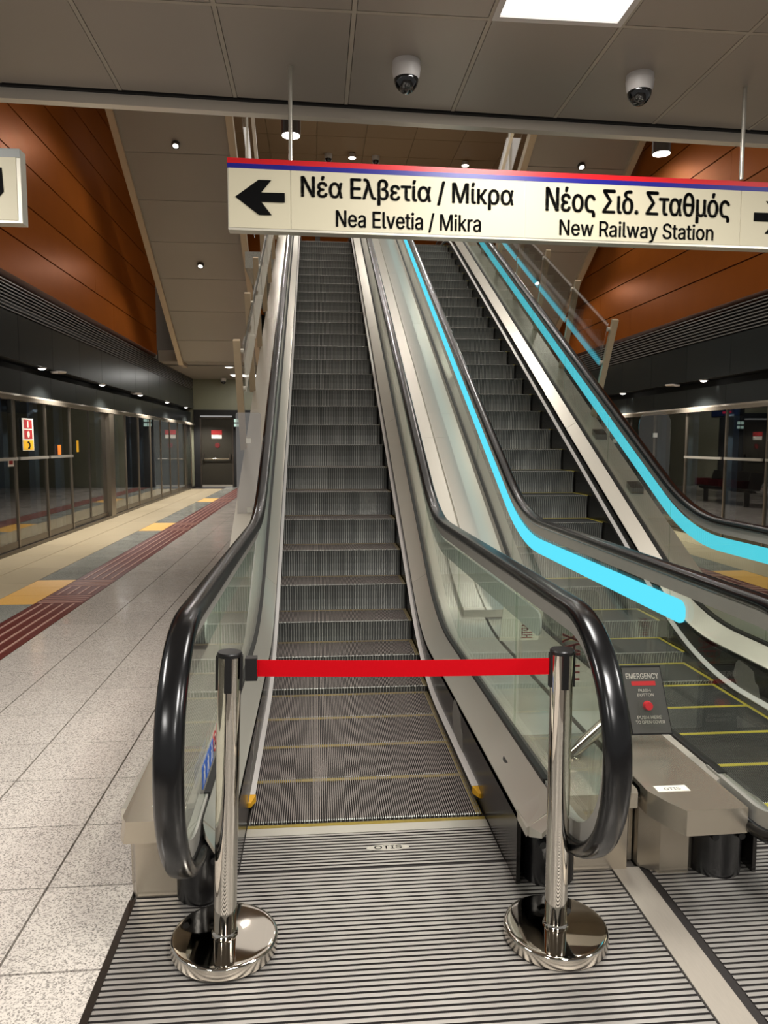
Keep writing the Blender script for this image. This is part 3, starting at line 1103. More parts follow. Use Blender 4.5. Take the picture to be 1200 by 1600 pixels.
def step_mesh(mats):
    nx = 104
    w = 0.995
    p = w / nx
    xs, dz = [], []
    for i in range(nx):
        x = -w / 2 + p * i
        xs += [x + p * .0, x + p * .45, x + p * .45 + .0005, x + p - .0005]
        dz += [0, 0, 1, 1]
    path = [((.4, 0.0), (0, -1)), ((.004, 0.0), (0, -1)), ((-.002, -.004), (.7, -.7)), ((.0, -.014), (1, 0)), ((.010, -.06), (1, 0)),
            ((.016, -.12), (1, 0)), ((.014, -.18), (1, 0)), ((.006, -.235), (1, 0))]
    vs, fs, mi = [], [], []
    n = len(xs)
    for (y, z), (ny, nz) in path:
        riser = z < -.01
        for j, (x, d) in enumerate(zip(xs, dz)):
            if riser and (j // 4) % 2:
                d = 1        # every second rib stops at the step nose
            vs.append((x, y + ny * d * .009, z + nz * d * .009))
    for k in range(len(path) - 1):
        for j in range(n - 1):
            fs.append((k * n + j, k * n + j + 1, (k + 1) * n + j + 1, (k + 1) * n + j))
            mi.append((0 if k < 1 else 1) if j % 4 < 1 and not (k > 2 and (j // 4) % 2) else (2 if k < 3 else 3))
    mb = MB()
    mb.v, mb.f, mb.m = vs, fs, mi
    me = mb.mesh('step', mats, fix=False)
    for p_ in me.polygons:
        p_.use_smooth = False
    return me


def ribbed_plate(name, x0, x1, y0, y1, parent, pitch=.0235, rib=.0158, h=.005, z=0.0):
    pts, mi = [], []
    n = int((y1 - y0) / pitch)
    pitch = (y1 - y0) / n
    for i in range(n):
        y = y0 + i * pitch
        for a, b in ((0, -h), (pitch - rib, -h), (pitch - rib + .0008, 0), (pitch - .0008, 0)):
            pts.append((y + a, z + b))
    vs, fs, ms = [], [], []
    for y, zz in pts:
        vs += [(x0, y, zz), (x1, y, zz)]
    for i in range(len(pts) - 1):
        fs.append((2 * i, 2 * i + 1, 2 * i + 3, 2 * i + 2))
        ms.append(0 if i % 4 in (2,) else 1)
    mb = MB()
    mb.v, mb.f, mb.m = vs, fs, ms
    mb.box(x0, y0, z - .02, x1, y1, z - h - .001, 1)
    o = mb.build(name, [STEEL_FLOOR, GROOVE], parent, fix=False)
    for p_ in o.data.polygons:
        p_.use_smooth = False
    return o


GX = 0.628          # glass plane
HX = 0.645          # handrail plane
NC = (-0.80, 0.672)  # newel centre (y, z)
NR = 0.388


def rail_path(dy, r_off=0.0, back=True):
    """handrail centre line from the inlet round the newel and up the flight; r_off moves it inwards"""
    hp = prof(1.06, 0.95, 0.45, 0.6, dy)
    pts = []
    R = NR - r_off
    pts.append((-0.50, NC[1] - R + .005))
    for i in range(0, 25):
        a = math.radians(-90 - 180 * i / 24)
        pts.append((NC[0] + R * math.cos(a), NC[1] + R * math.sin(a)))
    for y in frange(-0.65, 3.0, 40) + frange(3.3, 11.0, 12) + frange(11.2, 13.6, 18):
        t = 0.0
        z = hp(y)
        s = (hp(y + .01) - hp(y - .01)) / .02
        c = 1 / math.sqrt(1 + s * s)
        pts.append((y + r_off * s * c, z - r_off * c))
    return pts


def sweep_x(mb, pts, x, section, mi=0):
    rings = []
    n = len(pts)
    for i, (y, z) in enumerate(pts):
        a = pts[max(0, i - 1)]
        b = pts[min(n - 1, i + 1)]
        ty, tz = b[0] - a[0], b[1] - a[1]
        l = math.hypot(ty, tz) or 1
        ny, nz = -tz / l, ty / l      # left normal: outwards (up) on the flight
        if i <= 25:
            pass
        rings.append([(x + u, y + ny * v, z + nz * v) for u, v in section])
    return mb.loft(rings, mi=mi)


def rsec(w, h, k=5):
    """rounded section of a handrail: flat underneath, domed on top"""
    pts = []
    r = h * .5
    for cx, cy, a0 in ((w / 2 - r, 0, -90), (-w / 2 + r, 0, 90)):
        for i in range(k + 1):
            a = math.radians(a0 + 180 * i / k)
            pts.append((cx + r * math.cos(a), cy + r * math.sin(a)))
    return pts


def make_escalator(cx, dy, lit, label, step_mats, ymat, first_y):
    E = thing('escalator', (cx, 0, 0), label, 'escalator', 'pair of escalators')
    nose = prof(0.0, 0.0, 0.8, 0.6, dy)
    defl = prof(0.055, 0.15, 0.6, 0.6, dy)
    din = prof(0.265, 0.255, 0.4, 0.6, dy)
    gas = prof(0.37, 0.35, 0.5, 0.6, dy)
    dout = prof(0.345, 0.32, 0.5, 0.6, dy)
    YS = frange(-0.62, 3.2, 40) + frange(3.5, 10.8, 12) + frange(11.0, 13.5, 20)
    # steps
    sm = step_mesh(step_mats)
    dm = MB()
    dt_ = .0012 if lit else -.0022
    dm.box(-.4975, .372, -.006, .4975, .398, dt_)
    dm.box(.472, .0, -.006, .4975, .372, dt_)
    dm = dm.mesh('demarcation_line', ymat)
    k = 0
    while True:
        y = first_y + 0.4 * k
        if y > 12.9:
            break
        st = place(sm, 'step', E, (cx, y, nose(y)))
        place(dm, 'demarcation_line', st, (cx, y, nose(y)))
        k += 1
    box('comb_segment', (cx - .5, -0.28, -.03, cx + .5, -0.155, .003), YEL_WORN if not lit else YEL, E) if False else None
    for s, side in ((-1, 'left'), (1, 'right')):
        ax = lambda v: cx + s * v
        gx = GX - (0.026 if (s < 0 and not lit) else 0.0)
        hx = gx
        # skirt, with its deflector
        MB().ribbon(YS, lambda y: nose(y) - .25, lambda y: din(y) + .005, *sorted((ax(.505), ax(.520)))).build('skirt_panel', SKIRT_BLK, E)
        dys = frange(0.02, 3.2, 34) + frange(3.5, 10.8, 12) + frange(11.0, 13.3, 16)
        d = MB().loft([[(ax(.507), y, defl(y) - .012), (ax(.507), y, defl(y) + .020), (ax(.484), y, defl(y) - .006), (ax(.486), y, defl(y) - .012)] for y in dys]).build('skirt_deflector', BRUSH, E)
        MB().ribbon(dys, lambda y: defl(y) - .05, lambda y: defl(y) - .012, *sorted((ax(.492), ax(.506)))).build('deflector_brush', BRUSH_DK, d)
        MB().loft([[(ax(.507), -.045, defl(0) - .014), (ax(.495), -.045, defl(0) - .012), (ax(.495), -.045, defl(0) + .006), (ax(.507), -.045, defl(0) + .008)],
                   [(ax(.507), .02, defl(0) - .02), (ax(.478), .02, defl(0) - .02), (ax(.478), .02, defl(0) + .014), (ax(.507), .02, defl(0) + .014)]]).build('deflector_tip', YEL_TIP, d)
        # bare patch where the paint is rubbed off
        if s > 0:
            wp = [(.36, .075), (.385, .16), (.42, .175), (.44, .235), (.50, .25), (.60, .262), (.63, .24), (.66, .15), (.60, .09), (.5, .07)]
        else:
            wp = [(-.05, .07), (-.03, .12), (.05, .115), (.12, .16), (.2, .15), (.28, .2), (.4, .19), (.52, .21), (.56, .14), (.5, .08), (.2, .07)]
        if lit and s > 0:
            wp = [(a + .62, b - .02) for a, b in wp]
        if not (lit and s < 0):
            MB().loft([[(ax(.5035), a, b) for a, b in wp], [(ax(.506), a, b) for a, b in wp]]).build('bare_patch', WORN, E)
        # inner deck in lengths
        cuts = [-0.74, 0.9, 2.35, 4.6, 7.0, 9.4, 11.6, 13.5]
        for a, b in zip(cuts[:-1], cuts[1:]):
            ys = frange(a + .0015, b - .0015, 14)
            MB().loft([[(ax(.505), y, din(y) - .02), (ax(.505), y, din(y) + .012), (ax(.520), y, din(y) + .022), (ax(gx - .016), y, gas(y) - .012), (ax(gx - .016), y, gas(y) - .04)] for y in ys]).build('inner_deck', STEEL, E)
        MB().ribbon(frange(-.58, 3.2, 30) + frange(3.5, 10.8, 12) + frange(11, 13.5, 18), lambda y: gas(y) - .04, lambda y: gas(y) + .004, *sorted((ax(gx - .017), ax(gx + .017)))).build('glass_gasket', GASKET, E)
        # outer deck
        oe = 0.885 if s * (1 if not lit else -1) < 0 else 0.955 if not lit else 0.955
        if (not lit and s > 0):
            oe = 0.945
        if (lit and s < 0):
            oe = 0.955
        if (lit and s > 0) or (not lit and s < 0):
            oe = 0.885
        cuts2 = [-0.60, 0.75, 2.4, 4.8, 7.2, 9.6, 11.8, 13.5]
        for a, b in zip(cuts2[:-1], cuts2[1:]):
            ys = frange(a + .0015, b - .0015, 14)
            MB().loft([[(ax(gx + .016), y, gas(y) - .04), (ax(gx + .016), y, gas(y) - .006), (ax(gx + .037), y, dout(y)), (ax(oe), y, dout(y) - .01), (ax(oe), y, dout(y) - .05)] for y in ys]).build('outer_deck', STEEL, E)
        MB().ribbon([-.50] + [y for y in YS if y > -.49], lambda y: max(0.0, dout(y) - 1.15), lambda y: dout(y) - .02, *sorted((ax(oe - .02), ax(oe - .004)))).build('side_cladding', STEEL_PED, E)
        # newel pedestal under the handrail
        if s < 0 and not lit:
            MB().prism_z([(ax(.66), -.585), (ax(.845), -.585), (ax(.865), -.55), (ax(.865), -.2), (ax(.66), -.2)], 0, .30).build('pedestal', STEEL_PED, E)
            MB().loft([[(ax(.66), -.70, .262), (ax(.855), -.70, .262), (ax(.875), -.66, .262), (ax(.885), -.1, .262), (ax(.66), -.1, .262)],
                       [(ax(.66), -.70, .338), (ax(.845), -.70, .338), (ax(.865), -.66, .338), (ax(.872), -.1, .345), (ax(.66), -.1, .345)]]).build('pedestal_cap', STEEL_PED, E, sharp=12)
        elif s > 0 and not lit:
            MB().box(ax(.66), -.56, 0, ax(.945), -.2, .30).build('pedestal', STEEL_PED, E)
            MB().loft([[(ax(.66), -.66, .29), (ax(.935), -.66, .29), (ax(.945), -.63, .29), (ax(.945), -.1, .29), (ax(.66), -.1, .29)],
                       [(ax(.66), -.66, .345), (ax(.935), -.66, .345), (ax(.945), -.63, .345), (ax(.945), -.1, .345), (ax(.66), -.1, .345)]]).build('pedestal_cap', STEEL_PED, E, sharp=12)
        elif s < 0 and lit:
            MB().prism_z([(ax(.76), -.60), (ax(.87), -.60), (ax(.93), -.54), (ax(.93), -.1), (ax(.66), -.1), (ax(.66), -.5)], 0, .27).build('pedestal', STEEL_PED, E)
            cp = [(ax(.665), -.81), (ax(.885), -.815), (ax(.925), -.74), (ax(.955), -.66), (ax(.955), -.1), (ax(.665), -.1)]
            MB().prism_z(cp, .262, .352).build('pedestal_cap', STEEL_PED, E, sharp=12)
        else:
            MB().box(ax(.66), -.60, 0, ax(.868), -.2, .30).build('pedestal', STEEL_PED, E)
            MB().box(ax(.66), -.70, .262, ax(.885), -.1, .345).build('pedestal_cap', STEEL_PED, E, sharp=12)
        # nose of the inner deck over the inlet
        MB().loft([[(ax(.505), -.62, .245), (ax(.505), -.62, .285), (ax(gx - .016), -.62, .355), (ax(gx - .016), -.62, .30)],
                   [(ax(.515), -.74, .245), (ax(.515), -.74, .282), (ax(gx - .016), -.745, .350), (ax(gx - .016), -.745, .30)],
                   [(ax(.545), -.785, .262), (ax(.545), -.785, .28), (ax(gx - .03), -.79, .335), (ax(gx - .03), -.79, .315)]]).build('deck_nose', STEEL, E)
        # handrail inlet boot
        ib = MB()
        ring0 = []
        n = 18
        outl = [(-.095, -.42), (-.095, -.56)] + [(-.095 * math.cos(math.radians(180 * i / n)), -.56 - .095 * math.sin(math.radians(180 * i / n))) for i in range(1, n)] + [(.095, -.56), (.095, -.42)]
        ib.prism_z([(ax(hx + .012) + a, b) for a, b in outl], 0.0, .205)
        ibo = ib.build('handrail_inlet', BLACK_INLET, E)
        MB().box(ax(hx + .012) - .07, -.52, .205, ax(hx + .012) + .07, -.42, .30).build('inlet_brush', VOID_BLK, ibo)
        for a in (-0.05, 0.05):
            MB().tube((ax(hx + .012) + a, -.662, .165), (ax(hx + .012) + a, -.60, .165), .013, 12).build('inlet_hole', VOID_BLK, ibo)
        # glass: newel pane, then panes up the flight
        gp = rail_path(dy, 0.055)
        top = [p for p in gp if p[0] > -0.66 and p[1] > 0.7]

        def gtop(y):
            for (a, za), (b, zb) in zip(top[:-1], top[1:]):
                if a <= y <= b:
                    return za + (zb - za) * (y - a) / (b - a)
            return top[-1][1] if y > top[-1][0] else top[0][1]
        R = NR - .055
        pane = []
        for i in range(0, 33):
            a = math.radians(-90 - 180 * i / 32)
            y, z = NC[0] + R * math.cos(a), NC[1] + R * math.sin(a)
            pane.append((y, z))
        y_end = -0.62
        poly = [p for p in pane] + [(-.70, gtop(-.65)), (-.5, gtop(-.5)), (-.12, gtop(-.12)), (-.12, gas(-.12)), (-.5, gas(-.5)), (-.6, gas(-.6)), (-.72, .345)]
        MB().prism_x(poly, ax(gx) - .006, ax(gx) + .006).build('glass_pane', GLASS, E)
        gcuts = [-0.116, 1.15, 2.45, 3.75, 5.05, 6.35, 7.65, 8.95, 10.25, 11.55, 12.85, 13.5]
        for a, b in zip(gcuts[:-1], gcuts[1:]):
            MB().ribbon(frange(a + .003, b - .003, 14), gas, gtop, ax(gx) - .006, ax(gx) + .006).build('glass_pane', GLASS, E)
        # guide and handrail
        sweep_x(MB(), rail_path(dy, 0.045), ax(gx + .006), [(-.016, -.035), (.016, -.035), (.016, .035), (-.016, .035)][::-1]).build('handrail_guide', GUIDE, E, sharp=50)
        sweep_x(MB(), rail_path(dy, 0.0), ax(hx + .002), rsec(.083, .050)[::-1]).build('handrail', BLACK_RUB, E, sharp=60)
        # light strip on the glass
        hp = prof(1.06, 0.95, 0.45, 0.6, dy)
        lo = prof(1.06 - .205, 0.95 - .245, 0.45, .6, dy)
        hi = prof(1.06 - .108, 0.95 - .130, 0.45, .6, dy)
        y0 = -0.42 if not lit else (-0.27 if s < 0 else -0.3)
        ys = [y0, y0 + .006, y0 + .018, y0 + .04] + frange(y0 + .08, 3.2, 34) + frange(3.5, 10.8, 12) + frange(11, 13.4, 16)
        ins = [.035, .02, .008, 0]

        def insv(y):
            for yy, v in zip(ys[:4], ins):
                if abs(y - yy) < 1e-6:
                    return v
            return 0.0
        sx = sorted((ax(gx + .0075), ax(gx + .015)))
        MB().ribbon(ys, lambda y: lo(y) + insv(y), lambda y: hi(y) - insv(y), *sx).build('light_strip', STRIP_ON if lit else STRIP_OFF, E,
                                                                                    label='glowing light blue strip' if lit else 'unlit frosted strip')
    # underside
    MB().ribbon(frange(2.4, 13.5, 30), lambda y: max(0.02, dout(y) - 1.2), lambda y: max(0.05, dout(y) - 1.14), cx - .87, cx + .87).build('underside', STEEL_DK, E)
    # landing plates
    MB().box(cx - .502, -0.21, -.03, cx + .502, -0.150, .0015).build('comb', STEEL, E)
    MB().box(cx - .502, -0.150, -.03, cx + .502, -0.118, -.002 if not lit else .0013).build('comb_teeth', ymat, E)
    xl = cx - .845 if not lit else cx - .895 + .0
    xr = cx + .885 if not lit else cx + .845
    ribbed_plate('comb_plate', cx - .502, cx + .502, -0.465, -0.212, E, pitch=.021, rib=.013)
    ribbed_plate('floor_plate', xl, xr, -2.9, -0.475, E)
    for s in (-1, 1):
        MB().box(*(sorted((cx + s * .502, cx + s * .8))[0], -0.475, -.03, sorted((cx + s * .502, cx + s * .8))[1], -0.2, -.003)).build('plate_filler', GROOVE, E)
    tm = MB()
    tm.box(cx - .5, -0.4755, -.02, cx + .5, -0.464, -.001)
    tm.build('plate_joint', GROOVE, E)
    return E


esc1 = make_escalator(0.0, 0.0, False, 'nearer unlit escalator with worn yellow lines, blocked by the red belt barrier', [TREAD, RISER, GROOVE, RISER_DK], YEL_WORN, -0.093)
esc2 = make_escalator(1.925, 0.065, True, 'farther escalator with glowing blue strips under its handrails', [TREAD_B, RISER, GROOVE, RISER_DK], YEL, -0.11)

# maker's mark on the landing plate
MB().loft([[(0.065 + .085 * math.cos(a), -.335 + .022 * math.sin(a), z) for a in frange(0, 2 * math.pi, 29)[:-1]] for z in (0.0, .0012)]).build('name_plate', STEEL, esc1)
text_on('OTIS', (0.012, -.346, .0016), (1, 0, 0), (0, 1, 0), (.108, .024), GROOVE, esc1, 0.03)
# pictograms on the left newel glass
xg = -(GX - .026) + .0065


def ring_mesh(y, z, r0, r1, m, name='pictogram', x=None):
    x = xg if x is None else x
    mb = MB()
    n = 24
    a = [(x, y + r1 * math.cos(2 * math.pi * i / n), z + r1 * math.sin(2 * math.pi * i / n)) for i in range(n)]
    b = [(x, y + r0 * math.cos(2 * math.pi * i / n), z + r0 * math.sin(2 * math.pi * i / n)) for i in range(n)]
    c = [(p[0] + .002, p[1], p[2]) for p in b]
    d = [(p[0] + .002, p[1], p[2]) for p in a]
    mb.loft([a, b, c, d], caps=False, closed=True)
    return mb.build(name, m, esc1)


for yc in (-0.285, -0.372):
    MB().tube((xg, yc, .475), (xg + .0015, yc, .475), .036, 24).build('pictogram', STK_WHT, esc1)
    ring_mesh(yc, .475, .030, .038, STK_RED)
    MB().prism_x([(yc - .028, .497), (yc - .022, .503), (yc + .028, .453), (yc + .022, .447)], xg + .0015, xg + .003).build('pictogram', STK_RED, esc1)
    MB().prism_x([(yc - .016, .458), (yc + .014, .458), (yc + .01, .492), (yc - .006, .494)], xg + .0012, xg + .0022).build('pictogram', SBLACK, esc1)
for yc in (-0.463, -0.553, -0.640):
    box('pictogram', (xg, yc - .038, .430, xg + .0015, yc + .038, .506), STK_BLU, esc1)
    MB().prism_x([(yc - .02, .44), (yc - .012, .44), (yc, .465), (yc + .012, .44), (yc + .02, .44), (yc + .008, .472), (yc + .018, .486), (yc + .012, .49), (yc, .478), (yc - .014, .484), (yc - .016, .478), (yc - .006, .47)], xg + .0015, xg + .0025).build('pictogram', STK_WHT, esc1)
    MB().tube((xg + .0015, yc, .496), (xg + .0025, yc, .496), .007, 12).build('pictogram', STK_WHT, esc1)
# sensor window on the inner deck and label on the pedestal
MB().loft([[(0.557 + .013 * math.cos(a) * 1.0, -0.264 + .034 * math.sin(a), .3105 + .0006 + .013 * math.cos(a) * .62 + dz) for a in frange(0, 2 * math.pi, 25)[:-1]] for dz in (0.0, .004)]).build('sensor_window', BLACK_PL, esc1)
lb = MB().box(1.005, -.672, .352, 1.125, -.628, .3535).build('label_plate', STK_WHT, esc2)
text_on('OTIS', (1.035, -.662, .3537), (1, 0, 0), (0, 1, 0), (.06, .018), SBLACK, lb, 0.02)
# divider strip between the landing plates
dv = MB().box(.893, -2.9, -.012, .997, -.55, .001).build('trim_2', STEEL_STRIP)
tag(dv, 'smooth steel strip between the two ribbed landing plates', 'trim', kind='structure')
MB().box(.886, -2.9, -.012, .893, -.55, -.003).build('strip_joint', GROOVE, dv)
MB().box(.997, -2.9, -.012, 1.03, -.55, -.004).build('strip_joint', GROOVE, dv)
dl = MB().box(-.868, -2.9, -.013, -.845, -.60, .002).build('trim_3', STEEL_DK)
tag(dl, 'dark steel edge between floor tiles and landing plate', 'trim', kind='structure')
# raised cover along the joint of the two escalators
cdout = prof(0.345, 0.32, 0.5, 0.6, 0.03)
rc = esc1
cc = [1.85, 4.2, 6.6, 9.0, 11.4, 13.4]
for a, b in zip(cc[:-1], cc[1:]):
    ys = frange(a + .0015, b - .0015, 12)
    MB().loft([[(.80, y, cdout(y) - .005), (.80, y, cdout(y) + .05), (.945, y, cdout(y) + .05), (.952, y, cdout(y) + .04), (.960, y, cdout(y) + .05), (1.10, y, cdout(y) + .05), (1.10, y, cdout(y) - .005)] for y in ys]).build('joint_cover', STEEL, rc)

# ------------------------------------------------------------------ glass railings on the outer decks
PN = Vector((0, -SL, 1)).normalized()
PT = Vector((0, 1, SL)).normalized()


def railing(x, s, y0, n, name, label):
    dz = prof(0.345, 0.32, 0.5, 0.6, 0.0 if s < 0 else 0.065)
    t = thing(name, (x, y0, dz(y0)), label, 'railing')
    H = 1.06
    feet = [y0 + 1.133 * i for i in range(n)]
    for i, y in enumerate(feet):
        b = Vector((x, y, dz(y) - .03))
        tp = b + PN * (H + .03)
        w2, d2 = .022, .03
        ring = lambda p: [p + Vector((-d2, 0, 0)) - PT * w2, p + Vector((d2, 0, 0)) - PT * w2, p + Vector((d2, 0, 0)) + PT * w2, p + Vector((-d2, 0, 0)) + PT * w2]
        po = MB().loft([ring(b), ring(tp)]).build('post', RAILPOST, t)
        for hh in (.62, .98):
            c = b + PN * hh + Vector((-s * .035, 0, 0)) + PT * .02
            MB().tube(c - Vector((s * -.005, 0, 0)), c + Vector((-s * .02, 0, 0)), .022, 12).build('glass_clamp', STEEL, po)
        if i < n - 1:
            a0 = b + PN * .58 + PT * .03
            a1 = b + PN * 1.04 + PT * .03
            L = 1.133 * math.sqrt(1 + SL * SL) - .06
            xg_ = Vector((-s * .046, 0, 0))
            th = Vector((-s * .010, 0, 0))
            P = [a0 + xg_, a0 + PT * L + xg_, a1 + PT * L + xg_, a1 + xg_]
            MB().loft([P, [p + th for p in P]]).build('glass_panel', GLASS_RAIL, t)
            a0 = b + PN * .08 + PT * .03
            a1 = b + PN * .55 + PT * .03
    return t


railing(-0.895, -1, 4.10, 8, 'glass_railing', 'slanting glass railing with steel posts on the left outer deck')
railing(2.80, 1, 4.80, 8, 'glass_railing', 'slanting glass railing with steel posts outside the blue-lit escalator')

# acrylic barriers at the railing feet


def barrier(x0, x1, y, z0, z1, rnd, label, name='acrylic_barrier', m=None):
    t = thing(name, ((x0 + x1) / 2, y, z0), label, 'barrier')
    r = rnd
    P = [(x0, z0), (x1, z0)]
    P += [(x1 - r + r * math.cos(math.radians(a)), z1 - r + r * math.sin(math.radians(a))) for a in frange(0, 90, 7)]
    P += [(x0 + r + r * math.cos(math.radians(a)), z1 - r + r * math.sin(math.radians(a))) for a in frange(90, 180, 7)]
    MB().prism_y(P, y, y + .012).build('acrylic_sheet', m or GLASS_ACR, t)
    for z in (z0 + .12, z1 - .25):
        box('bracket', ((x0 + x1) / 2 - .02, y - .012, z, (x0 + x1) / 2 + .02, y, z + .04), STEEL, t)
    return t


barrier(-0.862, -0.66, 3.1, 0.90, 1.84, .02, 'clear acrylic barrier sheet beside the left escalator flank', m=GLASS_SCUF)
barrier(2.72, 3.02, 3.45, 0.0, 1.90, .13, 'clear acrylic barrier with rounded top right of the lit escalator')
barrier(2.72, 3.0, 4.35, 0.0, 1.85, .03, 'clear square acrylic barrier behind the rounded one on the right')
_do = prof(0.345, 0.32, 0.5, 0.6, 0.065)
for br_, y in zip([o for o in COL.objects if o.name.startswith('acrylic_barrier') and o.type == 'EMPTY'][-2:], (3.40, 4.30)):
    MB().loft([[(2.64, yy, _do(yy) - .004), (2.76, yy, _do(yy) - .004), (2.76, yy, _do(yy) + .05), (2.64, yy, _do(yy) + .05)] for yy in (y, y + .10)]).build('clamp_block', STEEL_DK, br_)
# clear shield between the two newels
t = thing('acrylic_barrier', (0.95, 0.2, 0.345), 'clear acrylic shield between the two handrails in front of the cream reflection sheet', 'barrier')
MB().prism_y([(.72, .35), (1.19, .35), (1.155, .56), (1.09, .90), (1.075, .92), (.74, .92), (.72, .90)], 0.15, .16).build('acrylic_sheet', GLASS_ACR, t)
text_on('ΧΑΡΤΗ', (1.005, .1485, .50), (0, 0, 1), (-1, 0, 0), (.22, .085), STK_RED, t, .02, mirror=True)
nt = thing('reflection_sheet', (0.93, 0.85, 0.345), 'small cream sheet with red letters imitating a reflection between the handrails', 'reflection')  # a reflection in the glass, built as a coloured sheet
MB().prism_y([(.80, .50), (1.02, .50), (1.06, .74), (.83, .78)], .85, .856).build('sheet', REFL_CREAM, nt)
MB().box(.90, .856, .345, .93, .862, .52).build('stand', STEEL, nt)  # support added to carry the reflection sheet
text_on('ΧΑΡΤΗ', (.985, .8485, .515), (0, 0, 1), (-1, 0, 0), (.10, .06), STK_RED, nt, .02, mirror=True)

# emergency stop panel on a slanting chrome arm
ep = thing('emergency_panel', (0.93, -0.35, 0.345), 'grey emergency push button panel on a slanting chrome arm between newels', 'panel')
MB().lathe([(0, 0), (.045, 0), (.045, .008), (0, .008)], (.80, -.33, .345), 24).build('base_flange', CHROME, ep)
MB().tube((.80, -.33, .35), (1.06, -.22, .50), .026, 20).build('arm', CHROME, ep)
pc_ = Vector((1.135, -.27, .545))
pu = Vector((.965, -.03, 0)).normalized()
pw_ = Vector((-.13, .22, .97)).normalized()
pn = pu.cross(pw_)
if pn.y > 0:
    pn = -pn


def pbox(u0, u1, w0, w1, n0, n1, m, name, par=None):
    P = [pc_ + pu * a + pw_ * b for a, b in ((u0, w0), (u1, w0), (u1, w1), (u0, w1))]
    return MB().loft([[p + pn * n0 for p in P], [p + pn * n1 for p in P]]).build(name, m, par or ep)


pbox(-.085, .085, -.14, .14, -.012, .0, BLACK_PL, 'backing')
pbox(-.08, .08, -.133, .133, .0, .004, EPANEL, 'face_plate')


def ptxt(b, u0, w0, wd, hh, m=STK_WHT):
    text_on(b, pc_ + pu * u0 + pw_ * w0 + pn * .0046, pu, pw_, (wd, hh), m, ep, .02)


ptxt('EMERGENCY', -.068, .088, .136, .022)
ptxt('PUSH', -.026, .034, .05, .012)
ptxt('BUTTON', -.034, .016, .068, .012)
ptxt('PUSH HERE', -.05, -.075, .1, .013)
ptxt('TO OPEN COVER', -.06, -.094, .12, .013)
pbox(-.05, .05, .060, .078, .004, .005, STK_RED, 'red_band')
c0 = pc_ + pw_ * -.022
MB().tube(c0 + pn * .004, c0 + pn * .022, .02, 20, r1=.016).build('push_button', ERED, ep)
cv = pbox(-.045, .045, -.105, .005, .028, .031, GLASS_ACR, 'button_cover')

# ------------------------------------------------------------------ barrier posts and belt


def stanchion(x, y, label, tilt):
    t = thing('barrier_post', (x, y, 0), label, 'barrier post', 'chrome belt barrier posts')
    MB().lathe([(0, 0), (.160, 0), (.1645, .003), (.166, .008), (.166, .034), (.1655, .037), (.150, .0372), (0, .0372)], (x, y, .0005), 128).build('base_rim', RIM, t, sharp=50)
    MB().lathe([(0, .0372), (.1655, .0372), (.1640, .0405), (.160, .0425), (.156, .0432), (.150, .0436), (.14, .0440), (.10, .0452), (.06, .0464), (.05, .0466), (0, .0466)], (x, y, .0005), 128).build('base', CHROME, t, sharp=50)
    MB().lathe([(0, 0), (.041, 0), (.041, .004), (.038, .008), (.0365, .012), (0, .012)], (x, y, .0475), 48).build('collar', CHROME, t)
    po = MB().lathe([(0, 0), (.0355, 0), (.0355, .80), (0, .80)], (x, y, .055), 48).build('pole', CHROME, t)
    hd = MB().lathe([(0, 0), (.0355, 0), (.0355, .088), (0, .088)], (x, y, .855), 48).build('head', CHROME, t)
    MB().lathe([(0, 0), (.0375, 0), (.038, .010), (.035, .014), (0, .0145)], (x, y, .940), 40).build('cap', BLACK_PL, t)
    for a in (0, 90, 180, 270):
        ca, sa = math.cos(math.radians(a)), math.sin(math.radians(a))
        u = Vector((ca, sa, 0))
        v = Vector((-sa, ca, 0))
        c = Vector((x, y, 0)) + u * .0318
        P = [c - v * .012, c + v * .012, c + v * .010 + u * .0085, c - v * .010 + u * .0085]
        MB().loft([[p + Vector((0, 0, .835)) for p in P], [p + Vector((0, 0, .943)) for p in P]]).build('belt_slot', BLACK_PL, hd)
    return t


bl = stanchion(-0.506, -0.875, 'chrome belt barrier post at the left, belt clip hooked into it', 0)
br = stanchion(0.555, -0.915, 'chrome belt barrier post at the right, holding the red belt reel', 0)
bl.rotation_euler = (0, math.radians(1.9), 0)
bl.location.z = 0.0055
# the red belt, paid out of the right post, with its clip
xl_, yl_, zl_ = -0.392, -0.876, .905
xr_, yr_, zr_ = 0.520, -0.915, .9
belt = MB()
belt.loft([[(xl_ + (xr_ - xl_) * u, yl_ + (yr_ - yl_) * u + dy_, zl_ + (zr_ - zl_) * u - .004 * math.sin(math.pi * u) + h) for dy_, h in ((-.001, -.026), (.001, -.026), (.001, .026), (-.001, .026))] for u in frange(0, 1, 13)])
bo = belt.build('belt', BELT, br, label='bright red woven belt')
MB().box(-.427, -.893, .870, -.392, -.857, .940).build('belt_clip', BLACK_PL, bo)

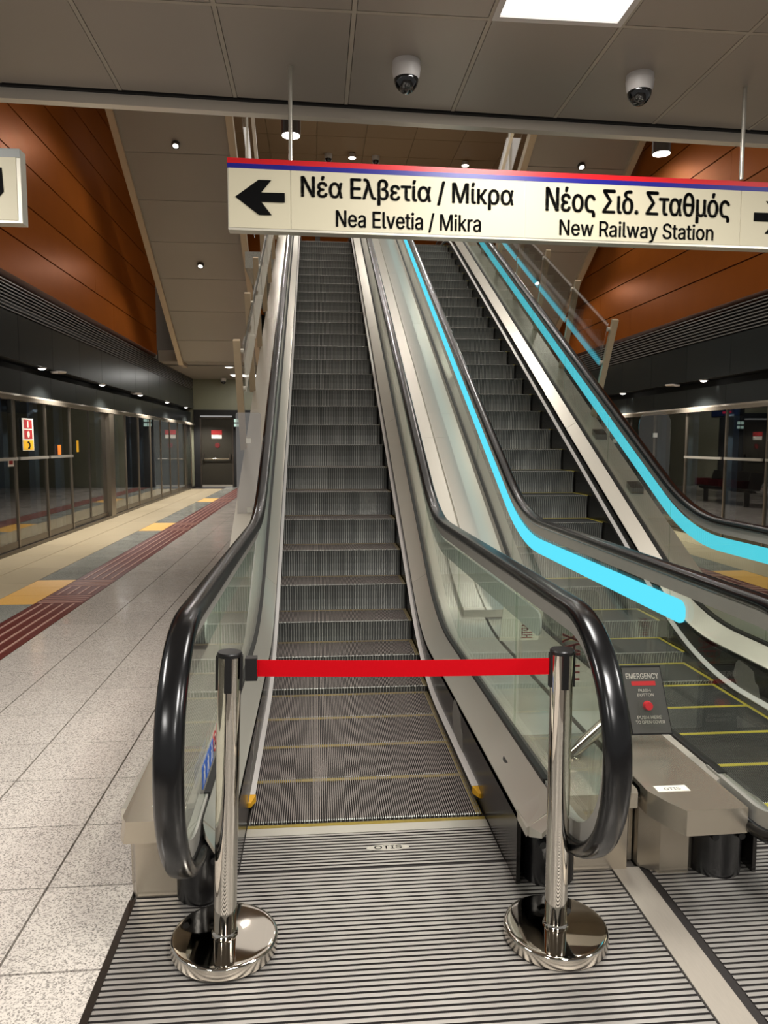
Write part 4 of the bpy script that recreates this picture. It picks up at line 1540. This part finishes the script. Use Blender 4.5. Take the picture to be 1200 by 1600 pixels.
# ------------------------------------------------------------------ bench and display on the far platform side (seen mirrored in the right screen)
bt = thing('bench', (2.2, 15.6, 0), 'row of metal seats under the escalators, mirrored in the right platform screen', 'bench')
box('beam', (2.15, 14.4, .36, 2.25, 17.0, .42), STEEL_DK, bt)
for y in (14.7, 15.7, 16.7):
    box('leg', (2.15, y - .04, 0, 2.25, y + .04, .36), STEEL_DK, bt)
for k in range(4):
    y = 14.5 + .62 * k
    st = MB().loft([[(2.0, yy, .44), (2.42, yy, .47), (2.42, yy, .44), (2.0, yy, .41)] for yy in (y, y + .54)]).build('seat', SEATM, bt)
    MB().loft([[(2.0, yy, .44), (1.88, yy, .86), (1.85, yy, .86), (1.97, yy, .43)] for yy in (y, y + .54)]).build('backrest', SEATM, bt)
    box('armrest', (1.95, y + .55, .44, 2.4, y + .59, .64), SEATR, bt)
spot_light('bench_fill', (3.6, 15.5, 3.7), 160, 120)  # unseen light without fixture, added to brighten the mirrored bench
# display hanging there
dt = thing('display_sign', (0.0, 20.0, 2.5), 'dark blue hanging train display with red lettering, mirrored in the right screen', 'sign')
box('screen_case', (-0.2, 19.0, 2.45, 0.0, 20.6, 2.85), BLACK_PL, dt)
box('screen', (0.0, 19.03, 2.48, .006, 20.57, 2.82), SCREEN, dt)
box('screen_line', (.006, 19.3, 2.69, .009, 20.1, 2.76), SCREEN_TXT, dt)
box('screen_line', (.006, 19.4, 2.55, .009, 19.9, 2.62), SCREEN_TXT, dt)
MB().tube((-.1, 19.8, 2.85), (-.1, 19.8, SZ0), .02, 10).build('hanging_rod', STEEL, dt)

# glass balustrades of the upper level beside the soffit edges
for x, s, lab in ((-1.52, 1, 'upper glass balustrade with wavy reflections left of the shaft, above the sign'), (3.72, -1, 'upper glass balustrade with wavy reflections right of the shaft, above the sign')):
    t = thing('glass_balustrade', (x, 12.0, sz(12.0) - .1), lab, 'balustrade')
    for ya, yb in ((9.0, 10.6), (10.62, 12.2), (12.22, 13.8)):
        P = [(ya, sz(ya) - .3), (yb, sz(yb) - .3), (yb, sz(yb) + .75), (ya, sz(ya) + .75)]
        MB().prism_x(P, x, x + .012).build('glass_pane', GLASS_RAIL, t)
    MB().prism_x([(9.0, sz(9.0) - .38), (13.8, sz(13.8) - .38), (13.8, sz(13.8) - .28), (9.0, sz(9.0) - .28)], x + s * .2 - .03, x + s * .2 + .03).build('bottom_rail', STEEL, t)
    for y in (10.6, 12.2):
        MB().box(x - .03, y - .03, sz(y) - .34, x + .03, y + .03, sz(y) + .8).build('post', STEEL, t)
